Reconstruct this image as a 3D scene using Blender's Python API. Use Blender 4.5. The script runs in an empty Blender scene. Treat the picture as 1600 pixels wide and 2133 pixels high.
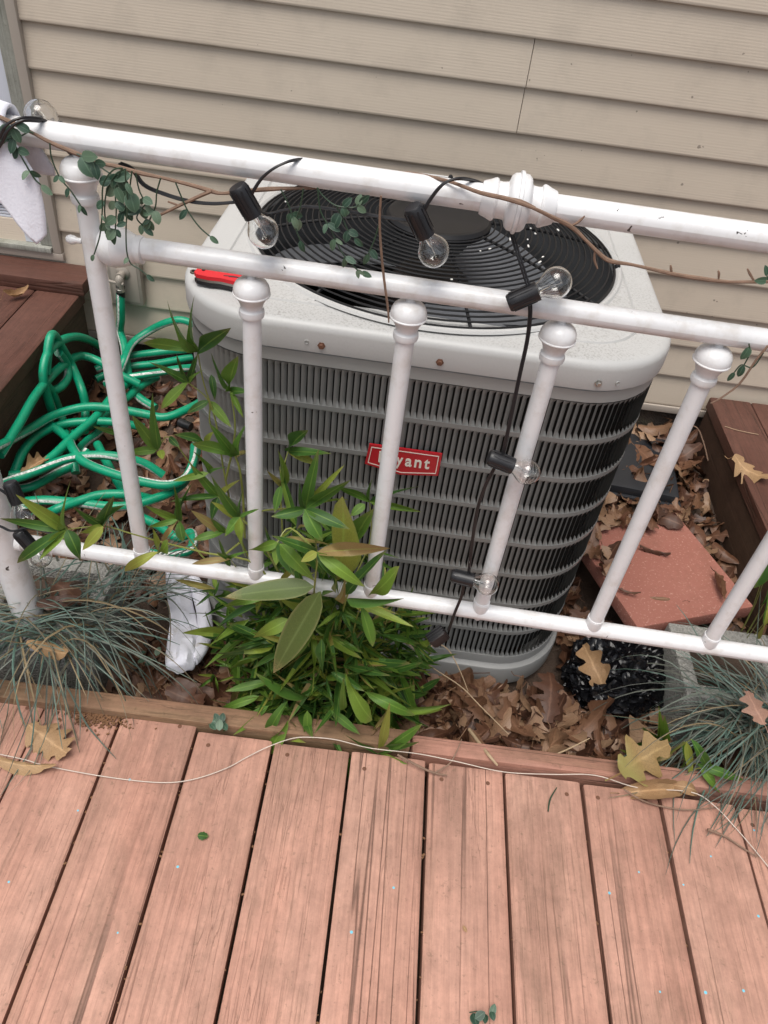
import bpy, bmesh, math, random
from math import sin, cos, pi, radians, sqrt
from mathutils import Vector, Matrix, noise
random.seed(7)
D = bpy.data
SC = bpy.context.scene
COL = SC.collection
V = Vector

# ---------------------------------------------------------------- camera, sky, sun, exposure
M = [[0.991796, 0.078082, 0.101209], [0.127432, -0.666238, -0.734771], [0.010057, 0.741641, -0.670722]]          # rows: image right, image down, view direction
cam = D.objects.new('camera', D.cameras.new('camera'))
COL.objects.link(cam)
rx, dn, fw = (V(r) for r in M)
cam.matrix_world = Matrix(((rx.x, -dn.x, -fw.x, 0), (rx.y, -dn.y, -fw.y, 0), (rx.z, -dn.z, -fw.z, 1.28), (0, 0, 0, 1)))
cam.data.sensor_fit = 'VERTICAL'
cam.data.sensor_height = 36
cam.data.lens = 26.7424
cam.data.clip_start = 0.02
cam.data.clip_end = 400
SC.camera = cam

world = D.worlds.new('World')
SC.world = world
world.use_nodes = True
wt = world.node_tree
sky = wt.nodes.new('ShaderNodeTexSky')
sky.sky_type = 'NISHITA'
sky.sun_disc = False
SUN_EL, SUN_AZ = radians(72), radians(205)
sky.sun_elevation = SUN_EL
sky.sun_rotation = SUN_AZ
sky.air_density = 1.0
sky.dust_density = 4.0
sky.ozone_density = 1.0
hs = wt.nodes.new('ShaderNodeHueSaturation')
hs.inputs['Saturation'].default_value = 0.42
wt.links.new(sky.outputs[0], hs.inputs['Color'])
wt.links.new(hs.outputs[0], wt.nodes['Background'].inputs['Color'])
wt.nodes['Background'].inputs['Strength'].default_value = 0.105
sl = D.lights.new('sun', 'SUN')
sl.energy = 1.6
sl.angle = radians(40)
sl.color = (1.0, 0.96, 0.9)
so = D.objects.new('sun', sl)
COL.objects.link(so)
sd = V((sin(SUN_AZ) * cos(SUN_EL), cos(SUN_AZ) * cos(SUN_EL), sin(SUN_EL)))
so.rotation_euler = sd.to_track_quat('Z', 'Y').to_euler()
SC.view_settings.view_transform = 'Standard'
SC.view_settings.look = 'None'
SC.view_settings.gamma = 1
SC.view_settings.use_curve_mapping = False
SC.view_settings.exposure = 0.62
SC.render.engine = 'CYCLES'
SC.cycles.use_denoising = True
SC.cycles.max_bounces = 10
SC.cycles.transmission_bounces = 8

# ---------------------------------------------------------------- materials
class NT:
    def __init__(s, name):
        s.m = D.materials.new(name)
        s.m.use_nodes = True
        s.t = s.m.node_tree
        s.b = s.t.nodes['Principled BSDF']
    def n(s, typ, **kw):
        nd = s.t.nodes.new('ShaderNode' + typ)
        for k, v in kw.items():
            if hasattr(nd, k): setattr(nd, k, v)
            else: nd.inputs[k.replace('_', ' ')].default_value = v
        return nd
    def l(s, a, b): s.t.links.new(a, b)
    def coord(s, scale=(1, 1, 1), kind='Object', rnd=True):
        tc = s.n('TexCoord')
        mp = s.n('Mapping')
        mp.inputs['Scale'].default_value = scale
        s.l(tc.outputs[kind], mp.inputs['Vector'])
        if rnd:
            oi = s.n('ObjectInfo')
            mu = s.n('Math', operation='MULTIPLY')
            mu.inputs[1].default_value = 37.0
            s.l(oi.outputs['Random'], mu.inputs[0])
            s.l(mu.outputs[0], mp.inputs['Location'])
        return mp.outputs[0]
    def noise(s, vec, scale, detail=4, rough=0.55, dist=0.0):
        nd = s.n('TexNoise')
        nd.inputs['Scale'].default_value = scale
        nd.inputs['Detail'].default_value = detail
        nd.inputs['Roughness'].default_value = rough
        nd.inputs['Distortion'].default_value = dist
        if vec is not None: s.l(vec, nd.inputs['Vector'])
        return nd.outputs['Fac']
    def ramp(s, fac, stops, interp='LINEAR'):
        r = s.n('ValToRGB')
        r.color_ramp.interpolation = interp
        e = r.color_ramp.elements
        while len(e) < len(stops): e.new(0.5)
        for i, (p, c) in enumerate(stops):
            e[i].position = p
            if not isinstance(c, (tuple, list)): c = (c, c, c)
            e[i].color = (*c, 1)
        s.l(fac, r.inputs[0])
        return r.outputs[0]
    def mix(s, fac, a, b, blend='MIX'):
        m = s.n('MixRGB', blend_type=blend)
        for inp, v in ((m.inputs[0], fac), (m.inputs[1], a), (m.inputs[2], b)):
            if hasattr(v, 'is_linked') or hasattr(v, 'links'): s.l(v, inp)
            elif isinstance(v, (int, float)): inp.default_value = v if inp.type == 'VALUE' else (v, v, v, 1)
            else: inp.default_value = (*v, 1)
        return m.outputs[0]
    def mul(s, a, b, op='MULTIPLY'):
        m = s.n('Math', operation=op)
        for inp, v in ((m.inputs[0], a), (m.inputs[1], b)):
            if isinstance(v, (int, float)): inp.default_value = v
            else: s.l(v, inp)
        return m.outputs[0]
    def color(s, c):
        if isinstance(c, tuple): s.b.inputs['Base Color'].default_value = (*c, 1)
        else: s.l(c, s.b.inputs['Base Color'])
    def rough(s, r):
        if isinstance(r, (int, float)): s.b.inputs['Roughness'].default_value = r
        else: s.l(r, s.b.inputs['Roughness'])
    def bump(s, h, strength=0.3, dist=0.002):
        b = s.n('Bump')
        b.inputs['Strength'].default_value = strength
        b.inputs['Distance'].default_value = dist
        s.l(h, b.inputs['Height'])
        s.l(b.outputs[0], s.b.inputs['Normal'])

def simple(name, c, rough=0.5, var=0.15, scale=30, metal=0.0, bump=0.0, spec=0.5):
    k = NT(name)
    v = k.coord()
    n = k.noise(v, scale)
    k.color(k.mix(n, tuple(x * (1 - var) for x in c), tuple(min(1, x * (1 + var)) for x in c)))
    k.rough(rough)
    k.b.inputs['Metallic'].default_value = metal
    k.b.inputs['Specular IOR Level'].default_value = spec
    if bump: k.bump(n, bump)
    return k.m

def wood_paint(name, c_a, c_b, bare, worn=0.5, rough=0.65, axis='Y', drops=False, soft=0.42):
    k = NT(name)
    st = {'Y': (1, 0.045, 1), 'X': (0.045, 1, 1), 'Z': (1, 1, 0.045)}[axis]
    lo = {'Y': (1, 0.3, 1), 'X': (0.3, 1, 1), 'Z': (1, 1, 0.3)}[axis]
    v1 = k.coord(st)
    v0 = k.coord((1, 1, 1))
    vl = k.coord(lo)
    big = k.noise(vl, 7, 4)
    col = k.mix(k.ramp(big, [(0.3, 0), (0.7, 1)]), c_a, c_b)
    fine = k.noise(v1, 150, 5, 0.65)
    col = k.mix(1.0, col, k.ramp(fine, [(0.30, 0.78), (0.60, 1.02)]), 'MULTIPLY')
    hair = k.noise(k.coord({'Y': (1, 0.022, 1), 'X': (0.022, 1, 1), 'Z': (1, 1, 0.022)}[axis]), 330, 3, 0.6)
    hm_ = k.mul(k.ramp(hair, [(0.57, 0), (0.66, 1)]), k.ramp(k.noise(vl, 9, 5, 0.7), [(0.40, 0.1), (0.62, 1)]))
    col = k.mix(k.mul(hm_, 0.36), col, tuple(x * 0.6 for x in bare))
    # worn streaks
    streak = k.noise(v1, 75, 6, 0.7, 0.4)
    patch = k.noise(vl, 3.1, 5, 0.6)
    wm = k.mul(k.ramp(streak, [(0.50, 0), (0.62, 1)]), k.ramp(patch, [(0.60 - 0.1 * worn, 0), (0.78 - 0.1 * worn, 1)]))
    col = k.mix(k.mul(wm, 0.5), col, bare)
    # dirt stains
    dirt = k.noise(vl, 6.0, 10, 0.74, 0.3)
    col = k.mix(k.mul(k.ramp(dirt, [(0.52, 0), (0.66, 1)]), soft), col, tuple(x * 0.55 for x in bare))
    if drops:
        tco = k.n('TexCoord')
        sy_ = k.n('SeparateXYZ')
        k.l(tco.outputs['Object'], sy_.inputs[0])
        near = k.ramp(sy_.outputs[1], [(0.25, 0.0), (0.72, 1.0)])  # darkens towards the far ends: grime plus shade painted into the colour
        grime_shade = k.mul(k.ramp(k.noise(vl, 10, 10, 0.75, 0.3), [(0.40, 0.1), (0.60, 1)]), near)
        col = k.mix(k.mul(grime_shade, 0.55), col, (0.20, 0.115, 0.085))
    gr = k.noise(v0, 24, 12, 0.8)
    col = k.mix(1.0, col, k.ramp(gr, [(0.36, 0.78), (0.62, 1.05)]), 'MULTIPLY')
    spk = k.noise(v0, 110, 3, 0.6)
    col = k.mix(k.mul(k.ramp(spk, [(0.63, 0), (0.70, 1)]), 0.35), col, tuple(x * 0.5 for x in bare))
    # long splits: iso-lines of a strongly stretched noise
    cn = k.noise(k.coord({'Y': (1, 0.018, 1), 'X': (0.018, 1, 1), 'Z': (1, 1, 0.018)}[axis]), 22, 2, 0.5, 0.15)
    line = k.ramp(cn, [(0.488, 0), (0.499, 1), (0.501, 1), (0.512, 0)])
    cn2 = k.noise(k.coord({'Y': (1, 0.05, 1), 'X': (0.05, 1, 1), 'Z': (1, 1, 0.05)}[axis]), 70, 2, 0.5)
    line2 = k.ramp(cn2, [(0.49, 0), (0.5, 0.5), (0.51, 0)])
    pm = k.ramp(k.noise(vl, 2.2, 3), [(0.42, 0), (0.55, 1)])
    pm2 = k.ramp(k.noise(vl, 6.2, 3), [(0.52, 0), (0.64, 1)])
    crack = k.mix(1.0, k.mul(line, pm), k.mul(line2, pm2), 'LIGHTEN')
    col = k.mix(k.mul(crack, 0.7), col, (0.06, 0.034, 0.024))
    if drops:
        vo = k.n('TexVoronoi', voronoi_dimensions='2D')
        vo.inputs['Scale'].default_value = 17
        k.l(v0, vo.inputs['Vector'])
        szr = k.n('SeparateColor')
        k.l(vo.outputs['Color'], szr.inputs[0])
        dist = k.mul(vo.outputs['Distance'], k.mul(szr.outputs[1], 1.6, 'ADD'), 'MULTIPLY')
        dot = k.ramp(dist, [(0.055, 1), (0.075, 0)])
        sx = k.n('SeparateColor')
        k.l(vo.outputs['Color'], sx.inputs[0])
        few = k.ramp(sx.outputs[0], [(0.91, 0), (0.92, 1)])
        col = k.mix(k.mul(dot, few), col, (0.16, 0.50, 0.62))
    k.color(col)
    k.rough(rough)
    k.b.inputs['Specular IOR Level'].default_value = 0.3
    h = k.mul(k.mul(fine, 0.35), k.mul(crack, 2.2), 'SUBTRACT')
    h = k.mul(h, k.mul(k.mul(wm, 0.5), k.mul(hm_, 0.6), 'ADD'), 'SUBTRACT')
    k.bump(h, 0.55, 0.002)
    return k.m

def mat_siding():
    k = NT('vinyl_siding')
    v = k.coord((0.10, 1, 1), rnd=False)
    v0 = k.coord((1, 1, 1), rnd=False)
    g = k.noise(v, 170, 3, 0.6)
    w = k.n('TexWave', wave_type='BANDS', bands_direction='Z')
    w.inputs['Scale'].default_value = 52
    w.inputs['Distortion'].default_value = 2.5
    w.inputs['Detail'].default_value = 2
    w.inputs['Detail Scale'].default_value = 0.6
    k.l(v, w.inputs['Vector'])
    big = k.noise(v0, 2.5, 4)
    col = k.mix(big, (0.545, 0.46, 0.365), (0.605, 0.522, 0.424))
    spk = k.noise(v0, 55, 2, 0.4)
    col = k.mix(k.mul(k.ramp(spk, [(0.775, 0), (0.79, 1)]), 0.6), col, (0.09, 0.07, 0.055))
    col = k.mix(k.mul(k.ramp(k.noise(v0, 9, 5, 0.7), [(0.5, 0), (0.8, 1)]), 0.25), col, (0.25, 0.22, 0.18))
    k.color(col)
    k.rough(0.55)
    k.bump(k.mul(g, k.mul(w.outputs['Fac'], 0.5), 'ADD'), 0.22, 0.001)
    return k.m

def mat_white_paint():
    k = NT('white_enamel')
    v = k.coord((1, 1, 1))
    n = k.noise(v, 14, 5, 0.6)
    col = k.mix(n, (0.66, 0.66, 0.665), (0.75, 0.75, 0.755))
    dirt = k.noise(v, 34, 5, 0.65)
    col = k.mix(k.mul(k.ramp(dirt, [(0.50, 0), (0.72, 1)]), 0.38), col, (0.42, 0.36, 0.29))
    chip = k.noise(v, 75, 3, 0.5, 0.6)
    msk = k.noise(v, 9, 2)
    ch = k.mul(k.ramp(chip, [(0.705, 0), (0.715, 1)]), k.ramp(msk, [(0.54, 0), (0.58, 1)]))
    col = k.mix(ch, col, (0.05, 0.042, 0.038))
    k.color(col)
    k.rough(0.34)
    k.b.inputs['Coat Weight'].default_value = 0.12
    k.bump(k.mul(n, k.mul(ch, 0.6), 'SUBTRACT'), 0.25, 0.002)
    return k.m

def mat_ac_paint(name, c, dirt=0.5, top=False):
    k = NT(name)
    v = k.coord((1, 1, 1), rnd=False)
    n = k.noise(v, 5, 4)
    col = k.mix(n, tuple(x * 0.93 for x in c), tuple(x * 1.04 for x in c))
    sp = k.noise(v, 260, 4, 0.75)
    ge = k.n('NewGeometry')
    sn = k.n('SeparateXYZ')
    k.l(ge.outputs['Normal'], sn.inputs[0])
    flat = k.ramp(sn.outputs[2], [(0.90, 0.12), (0.995, 1)])
    pm = k.mul(k.ramp(k.noise(v, 3.0, 5), [(0.42, 0.06), (0.64, 1)]), flat)
    col = k.mix(k.mul(k.mul(k.ramp(sp, [(0.50, 0), (0.62, 1)]), pm), dirt), col, (0.12, 0.105, 0.09))
    sp2 = k.noise(v, 20, 7, 0.75)
    col = k.mix(k.mul(k.mul(k.ramp(sp2, [(0.54, 0), (0.74, 1)]), pm), dirt * 0.55), col, (0.2, 0.18, 0.15))
    k.color(col)
    k.rough(0.42)
    k.bump(sp, 0.08, 0.001)
    return k.m

def mat_leaf(name, stops, rough=0.55, spec=0.4, trans=0.0, veins=True, edge=None, spots=0.0, foot=None, side_veins=0.0):
    """Leaf colour chosen by the leaf (object or island) with a midrib, veins and blotches along the blade (UV)."""
    k = NT(name)
    oi = k.n('ObjectInfo')
    ge = k.n('NewGeometry')
    r = k.mul(k.mul(oi.outputs['Random'], ge.outputs['Random Per Island'], 'ADD'), 1.0, 'FRACT') if False else None
    ad = k.mul(oi.outputs['Random'], ge.outputs['Random Per Island'], 'ADD')
    fr = k.n('Math', operation='FRACT')
    k.l(ad, fr.inputs[0])
    col = k.ramp(fr.outputs[0], stops)
    v = k.coord((1, 1, 1))
    n = k.noise(v, 60, 5, 0.65)
    col = k.mix(1.0, col, k.ramp(n, [(0.3, 0.72), (0.7, 1.08)]), 'MULTIPLY')
    uv = k.n('UVMap')
    sp = k.n('SeparateXYZ')
    k.l(uv.outputs[0], sp.inputs[0])
    u = k.mul(k.mul(sp.outputs[0], 0.5, 'SUBTRACT'), 0.0, 'ADD')
    au = k.n('Math', operation='ABSOLUTE')
    k.l(u, au.inputs[0])
    if veins:
        mid = k.ramp(au.outputs[0], [(0.0, 1), (0.03, 0.5), (0.07, 0)])
        col = k.mix(k.mul(mid, 0.32), col, tuple(min(1, x * 1.9 + 0.04) for x in stops[len(stops) // 2][1]))
        sv = k.mul(k.mul(sp.outputs[1], 8.0), k.mul(au.outputs[0], 5.5), 'SUBTRACT')
        fr2 = k.n('Math', operation='FRACT')
        k.l(sv, fr2.inputs[0])
        lat = k.ramp(fr2.outputs[0], [(0.0, 1), (0.09, 0), (0.91, 0), (1.0, 1)])
        col = k.mix(k.mul(lat, side_veins), col, tuple(x * 0.5 for x in stops[len(stops) // 2][1]))
    if edge:
        e = k.ramp(au.outputs[0], [(0.40, 0), (0.49, 1)])
        col = k.mix(k.mul(e, 0.35), col, edge)
    if foot:
        fb = k.ramp(sp.outputs[1], [(0.18, 1.0), (0.5, 0.0)])
        col = k.mix(k.mul(fb, k.ramp(n, [(0.3, 0.5), (0.6, 1.0)])), col, foot)
    if spots:
        s2 = k.noise(v, 38, 4, 0.6)
        tipm = k.ramp(sp.outputs[1], [(0.80, 0.0), (0.97, 1.0)])
        col = k.mix(k.mul(tipm, k.ramp(n, [(0.42, 0), (0.55, spots)])), col, (0.30, 0.22, 0.10))
        col = k.mix(k.mul(k.ramp(s2, [(0.62, 0), (0.72, 1)]), spots * 0.35), col, (0.24, 0.26, 0.06))
    k.color(col)
    k.rough(rough)
    k.b.inputs['Specular IOR Level'].default_value = spec
    h = k.mul(n, 0.5)
    k.bump(h, 0.3, 0.002)
    if trans:
        tr = k.n('BsdfTranslucent')
        k.l(col, tr.inputs['Color'])
        mx = k.n('MixShader')
        mx.inputs[0].default_value = trans
        k.l(k.b.outputs[0], mx.inputs[1])
        k.l(tr.outputs[0], mx.inputs[2])
        k.l(mx.outputs[0], k.t.nodes['Material Output'].inputs['Surface'])
    return k.m

def mat_hose():
    k = NT('green_hose')
    uv = k.n('UVMap')
    sp = k.n('SeparateXYZ')
    k.l(uv.outputs[0], sp.inputs[0])
    stripe = k.ramp(sp.outputs[0], [(0.0, 1), (0.09, 1), (0.105, 0), (1.0, 0)])
    v = k.coord((1, 1, 1), rnd=False)
    n = k.noise(v, 40, 4)
    g = k.mix(n, (0.003, 0.22, 0.115), (0.006, 0.34, 0.18))
    st = k.mix(k.ramp(k.noise(v, 160, 3, 0.7), [(0.35, 0), (0.6, 1)]), (0.3, 0.34, 0.3), (0.78, 0.8, 0.76))
    col = k.mix(stripe, g, st)
    col = k.mix(k.mul(k.ramp(k.noise(v, 22, 5, 0.7), [(0.55, 0), (0.75, 1)]), 0.4), col, (0.06, 0.05, 0.035))
    k.color(col)
    k.rough(0.32)
    w = k.n('TexWave', wave_type='BANDS', bands_direction='Y')
    w.inputs['Scale'].default_value = 60
    k.l(uv.outputs[0], w.inputs['Vector'])
    k.bump(w.outputs['Fac'], 0.12, 0.001)
    return k.m

def mat_glass():
    k = NT('clear_bulb_glass')
    k.color((0.98, 0.985, 0.98))
    k.b.inputs['Transmission Weight'].default_value = 1.0
    k.b.inputs['IOR'].default_value = 1.46
    k.rough(0.0)
    return k.m

def mat_soil():
    k = NT('soil')
    v = k.coord((1, 1, 1), rnd=False)
    n = k.noise(v, 18, 8, 0.7)
    k.color(k.mix(n, (0.03, 0.02, 0.014), (0.10, 0.065, 0.045)))
    k.rough(0.95)
    k.bump(k.noise(v, 60, 6, 0.7), 0.8, 0.01)
    return k.m

def mat_concrete(name, a, b):
    k = NT(name)
    v = k.coord((1, 1, 1), rnd=False)
    n = k.noise(v, 14, 8, 0.7)
    col = k.mix(n, a, b)
    vo = k.n('TexVoronoi')
    vo.inputs['Scale'].default_value = 210
    k.l(v, vo.inputs['Vector'])
    col = k.mix(k.mul(k.ramp(vo.outputs['Distance'], [(0.3, 1), (0.6, 0)]), 0.35), col, tuple(x * 0.45 for x in a))
    moss = k.noise(v, 9, 5, 0.65)
    col = k.mix(k.mul(k.ramp(moss, [(0.55, 0), (0.7, 1)]), 0.35), col, (0.11, 0.12, 0.05))
    k.color(col)
    k.rough(0.9)
    k.bump(k.mul(n, vo.outputs['Distance'], 'ADD'), 0.7, 0.004)
    return k.m

def mat_paver():
    k = NT('terracotta_paver')
    v = k.coord((1, 1, 1), rnd=False)
    n = k.noise(v, 7, 6, 0.6)
    col = k.mix(n, (0.27, 0.095, 0.068), (0.35, 0.145, 0.108))
    sp = k.noise(v, 170, 3, 0.6)
    col = k.mix(k.mul(k.ramp(sp, [(0.58, 0), (0.7, 1)]), 0.5), col, (0.62, 0.38, 0.30))
    col = k.mix(k.mul(k.ramp(k.noise(v, 12, 5, 0.7), [(0.55, 0), (0.72, 1)]), 0.45), col, (0.2, 0.08, 0.05))
    k.color(col)
    k.rough(0.85)
    k.bump(k.mul(sp, n, 'ADD'), 0.4, 0.003)
    return k.m

def mat_terry(name, a, b, stain):
    k = NT(name)
    v = k.coord((1, 1, 1), rnd=False)
    n = k.noise(v, 300, 3, 0.7)
    col = k.mix(n, a, b)
    s = k.noise(v, 16, 5, 0.7, 0.5)
    col = k.mix(k.mul(k.ramp(s, [(0.57, 0), (0.70, 1)]), 0.55), col, stain)
    k.color(col)
    k.rough(0.95)
    k.b.inputs['Sheen Weight'].default_value = 0.25
    k.b.inputs['Specular IOR Level'].default_value = 0.1
    k.bump(n, 0.4, 0.0015)
    return k.m

MT = dict(
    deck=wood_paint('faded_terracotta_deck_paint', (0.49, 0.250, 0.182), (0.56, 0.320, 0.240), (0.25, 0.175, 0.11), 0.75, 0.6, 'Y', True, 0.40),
    brown=wood_paint('brown_deck_paint', (0.105, 0.044, 0.031), (0.135, 0.063, 0.046), (0.07, 0.042, 0.028), 0.3, 0.6, 'Y'),
    brown_x=wood_paint('brown_deck_paint_cross', (0.105, 0.044, 0.031), (0.135, 0.063, 0.046), (0.07, 0.042, 0.028), 0.3, 0.6, 'X'),
    darkwood=wood_paint('dark_brown_fascia', (0.065, 0.034, 0.022), (0.085, 0.05, 0.032), (0.05, 0.035, 0.02), 0.3, 0.75, 'Y'),
    edgepink=wood_paint('pink_edge_board', (0.36, 0.17, 0.12), (0.42, 0.22, 0.165), (0.22, 0.14, 0.08), 0.6, 0.65, 'X'),
    edge=wood_paint('weathered_edge_board', (0.29, 0.15, 0.10), (0.24, 0.16, 0.085), (0.15, 0.11, 0.055), 0.9, 0.7, 'X'),
    trimwood=wood_paint('weathered_window_trim', (0.40, 0.40, 0.36), (0.30, 0.30, 0.25), (0.16, 0.145, 0.10), 1.8, 0.8, 'Z'),
    siding=mat_siding(), white=mat_white_paint(),
    jchan=simple('tan_trim', (0.39, 0.34, 0.29), 0.5, 0.06, 20),
    winwhite=simple('window_white', (0.66, 0.69, 0.76), 0.35, 0.06, 10),
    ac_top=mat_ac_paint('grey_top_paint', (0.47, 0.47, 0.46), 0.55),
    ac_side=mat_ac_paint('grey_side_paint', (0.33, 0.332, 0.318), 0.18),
    ac_louver_shaded=mat_ac_paint('grey_louver_shaded', (0.20, 0.202, 0.193), 0.12),  # casing grey darkened, the front's shade is put into the colour
    ac_base_shaded=mat_ac_paint('grey_base_shaded', (0.27, 0.27, 0.26), 0.3),  # casing grey with the occlusion shade low down painted in
    coil=simple('coil_black', (0.012, 0.011, 0.009), 0.8, 0.3, 400),
    guard=simple('black_guard', (0.009, 0.009, 0.010), 0.5, 0.3, 60, 0.0, 0.0, 0.35),
    shroud=simple('dark_shroud', (0.055, 0.057, 0.06), 0.4, 0.25, 12),
    blade=simple('grey_fan_blade', (0.14, 0.147, 0.16), 0.35, 0.2, 12),
    copper=simple('dark_motor', (0.03, 0.022, 0.02), 0.5, 0.3, 40),
    steel=simple('steel', (0.42, 0.41, 0.38), 0.35, 0.2, 80, 0.9),
    rust=simple('rusty_screw', (0.13, 0.055, 0.03), 0.7, 0.35, 300),
    black=simple('black_rubber', (0.012, 0.012, 0.014), 0.42, 0.3, 60),
    blackshiny=simple('black_film', (0.004, 0.004, 0.005), 0.2, 0.3, 40, 0.0, 0.0, 0.32),
    tray=simple('black_tray_plastic', (0.02, 0.022, 0.026), 0.4, 0.25, 25),
    red=simple('red_badge', (0.42, 0.012, 0.02), 0.35, 0.08, 20),
    toolred=simple('red_anodised', (0.62, 0.02, 0.03), 0.35, 0.06, 30),
    letter=simple('badge_white', (0.72, 0.68, 0.6), 0.5, 0.05, 60),
    hose=mat_hose(), glass=mat_glass(), soil=mat_soil(),
    concrete=mat_concrete('cinder_block', (0.24, 0.235, 0.215), (0.36, 0.35, 0.32)),
    foundation=mat_concrete('foundation', (0.05, 0.04, 0.033), (0.09, 0.07, 0.055)),
    paver=mat_paver(),
    sock=mat_terry('white_knit', (0.70, 0.70, 0.76), (0.80, 0.80, 0.87), (0.34, 0.29, 0.22)),
    towel=mat_terry('white_terry', (0.68, 0.68, 0.75), (0.80, 0.80, 0.86), (0.42, 0.37, 0.38)),
    fleck=simple('white_flecks', (0.75, 0.74, 0.7), 0.7, 0.1, 50),
    faucet=simple('painted_faucet', (0.30, 0.265, 0.225), 0.5, 0.25, 60, 0.1, 0.3),
    twig=simple('twig_bark', (0.20, 0.125, 0.085), 0.75, 0.4, 120, 0, 0.5),
    paletwig=simple('pale_stick', (0.40, 0.29, 0.18), 0.7, 0.3, 120, 0, 0.4),
    wire=simple('pale_wire', (0.55, 0.47, 0.40), 0.5, 0.2, 50),
    culm=simple('bamboo_culm', (0.20, 0.22, 0.05), 0.45, 0.3, 60),
    greenstem=simple('green_plastic_stem', (0.028, 0.055, 0.03), 0.5, 0.3, 60),
    dirt=simple('dirt_clump', (0.17, 0.085, 0.04), 0.95, 0.5, 120, 0, 0.9),
    bamboo=mat_leaf('bamboo_leaf', [(0.0, (0.034, 0.095, 0.02)), (0.3, (0.062, 0.16, 0.026)), (0.6, (0.115, 0.235, 0.034)), (0.82, (0.20, 0.31, 0.04)), (0.93, (0.32, 0.34, 0.06)), (1.0, (0.34, 0.24, 0.10))], 0.5, 0.4, 0.28, True, (0.16, 0.22, 0.06), 0.6),
    bigleaf=mat_leaf('old_bamboo_leaf', [(0.0, (0.085, 0.125, 0.03)), (1.0, (0.10, 0.14, 0.035))], 0.5, 0.45, 0.15, True, (0.30, 0.27, 0.12), 0.9),
    euca=mat_leaf('waxy_green_leaf', [(0.0, (0.018, 0.05, 0.03)), (0.4, (0.04, 0.09, 0.055)), (0.75, (0.085, 0.15, 0.09)), (1.0, (0.16, 0.23, 0.15))], 0.4, 0.45, 0.1, True, (0.25, 0.33, 0.24)),
    oak=mat_leaf('dry_oak_leaf', [(0.0, (0.05, 0.022, 0.013)), (0.25, (0.10, 0.043, 0.024)), (0.5, (0.155, 0.073, 0.039)), (0.75, (0.23, 0.125, 0.07)), (1.0, (0.36, 0.23, 0.14))], 0.5, 0.45, 0.08, side_veins=0.45),
    tanleaf=mat_leaf('tan_leaf', [(0.0, (0.34, 0.20, 0.10)), (1.0, (0.42, 0.27, 0.14))], 0.6, 0.35, 0.1, side_veins=0.45),
    yellowleaf=mat_leaf('yellowing_oak_leaf', [(0.0, (0.27, 0.165, 0.07)), (1.0, (0.30, 0.20, 0.075))], 0.6, 0.35, 0.1, foot=(0.26, 0.23, 0.075), side_veins=0.45),
    pinkleaf=mat_leaf('pinkish_leaf', [(0.0, (0.33, 0.185, 0.13)), (1.0, (0.37, 0.21, 0.15))], 0.6, 0.35, 0.1, side_veins=0.45),
    grass=mat_leaf('blue_green_blade', [(0.0, (0.30, 0.23, 0.13)), (0.10, (0.24, 0.18, 0.10)), (0.16, (0.07, 0.072, 0.055)), (0.42, (0.15, 0.16, 0.13)), (0.62, (0.085, 0.15, 0.12)), (0.85, (0.13, 0.215, 0.175)), (1.0, (0.19, 0.19, 0.155))], 0.45, 0.45, 0.12, False),
)

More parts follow.
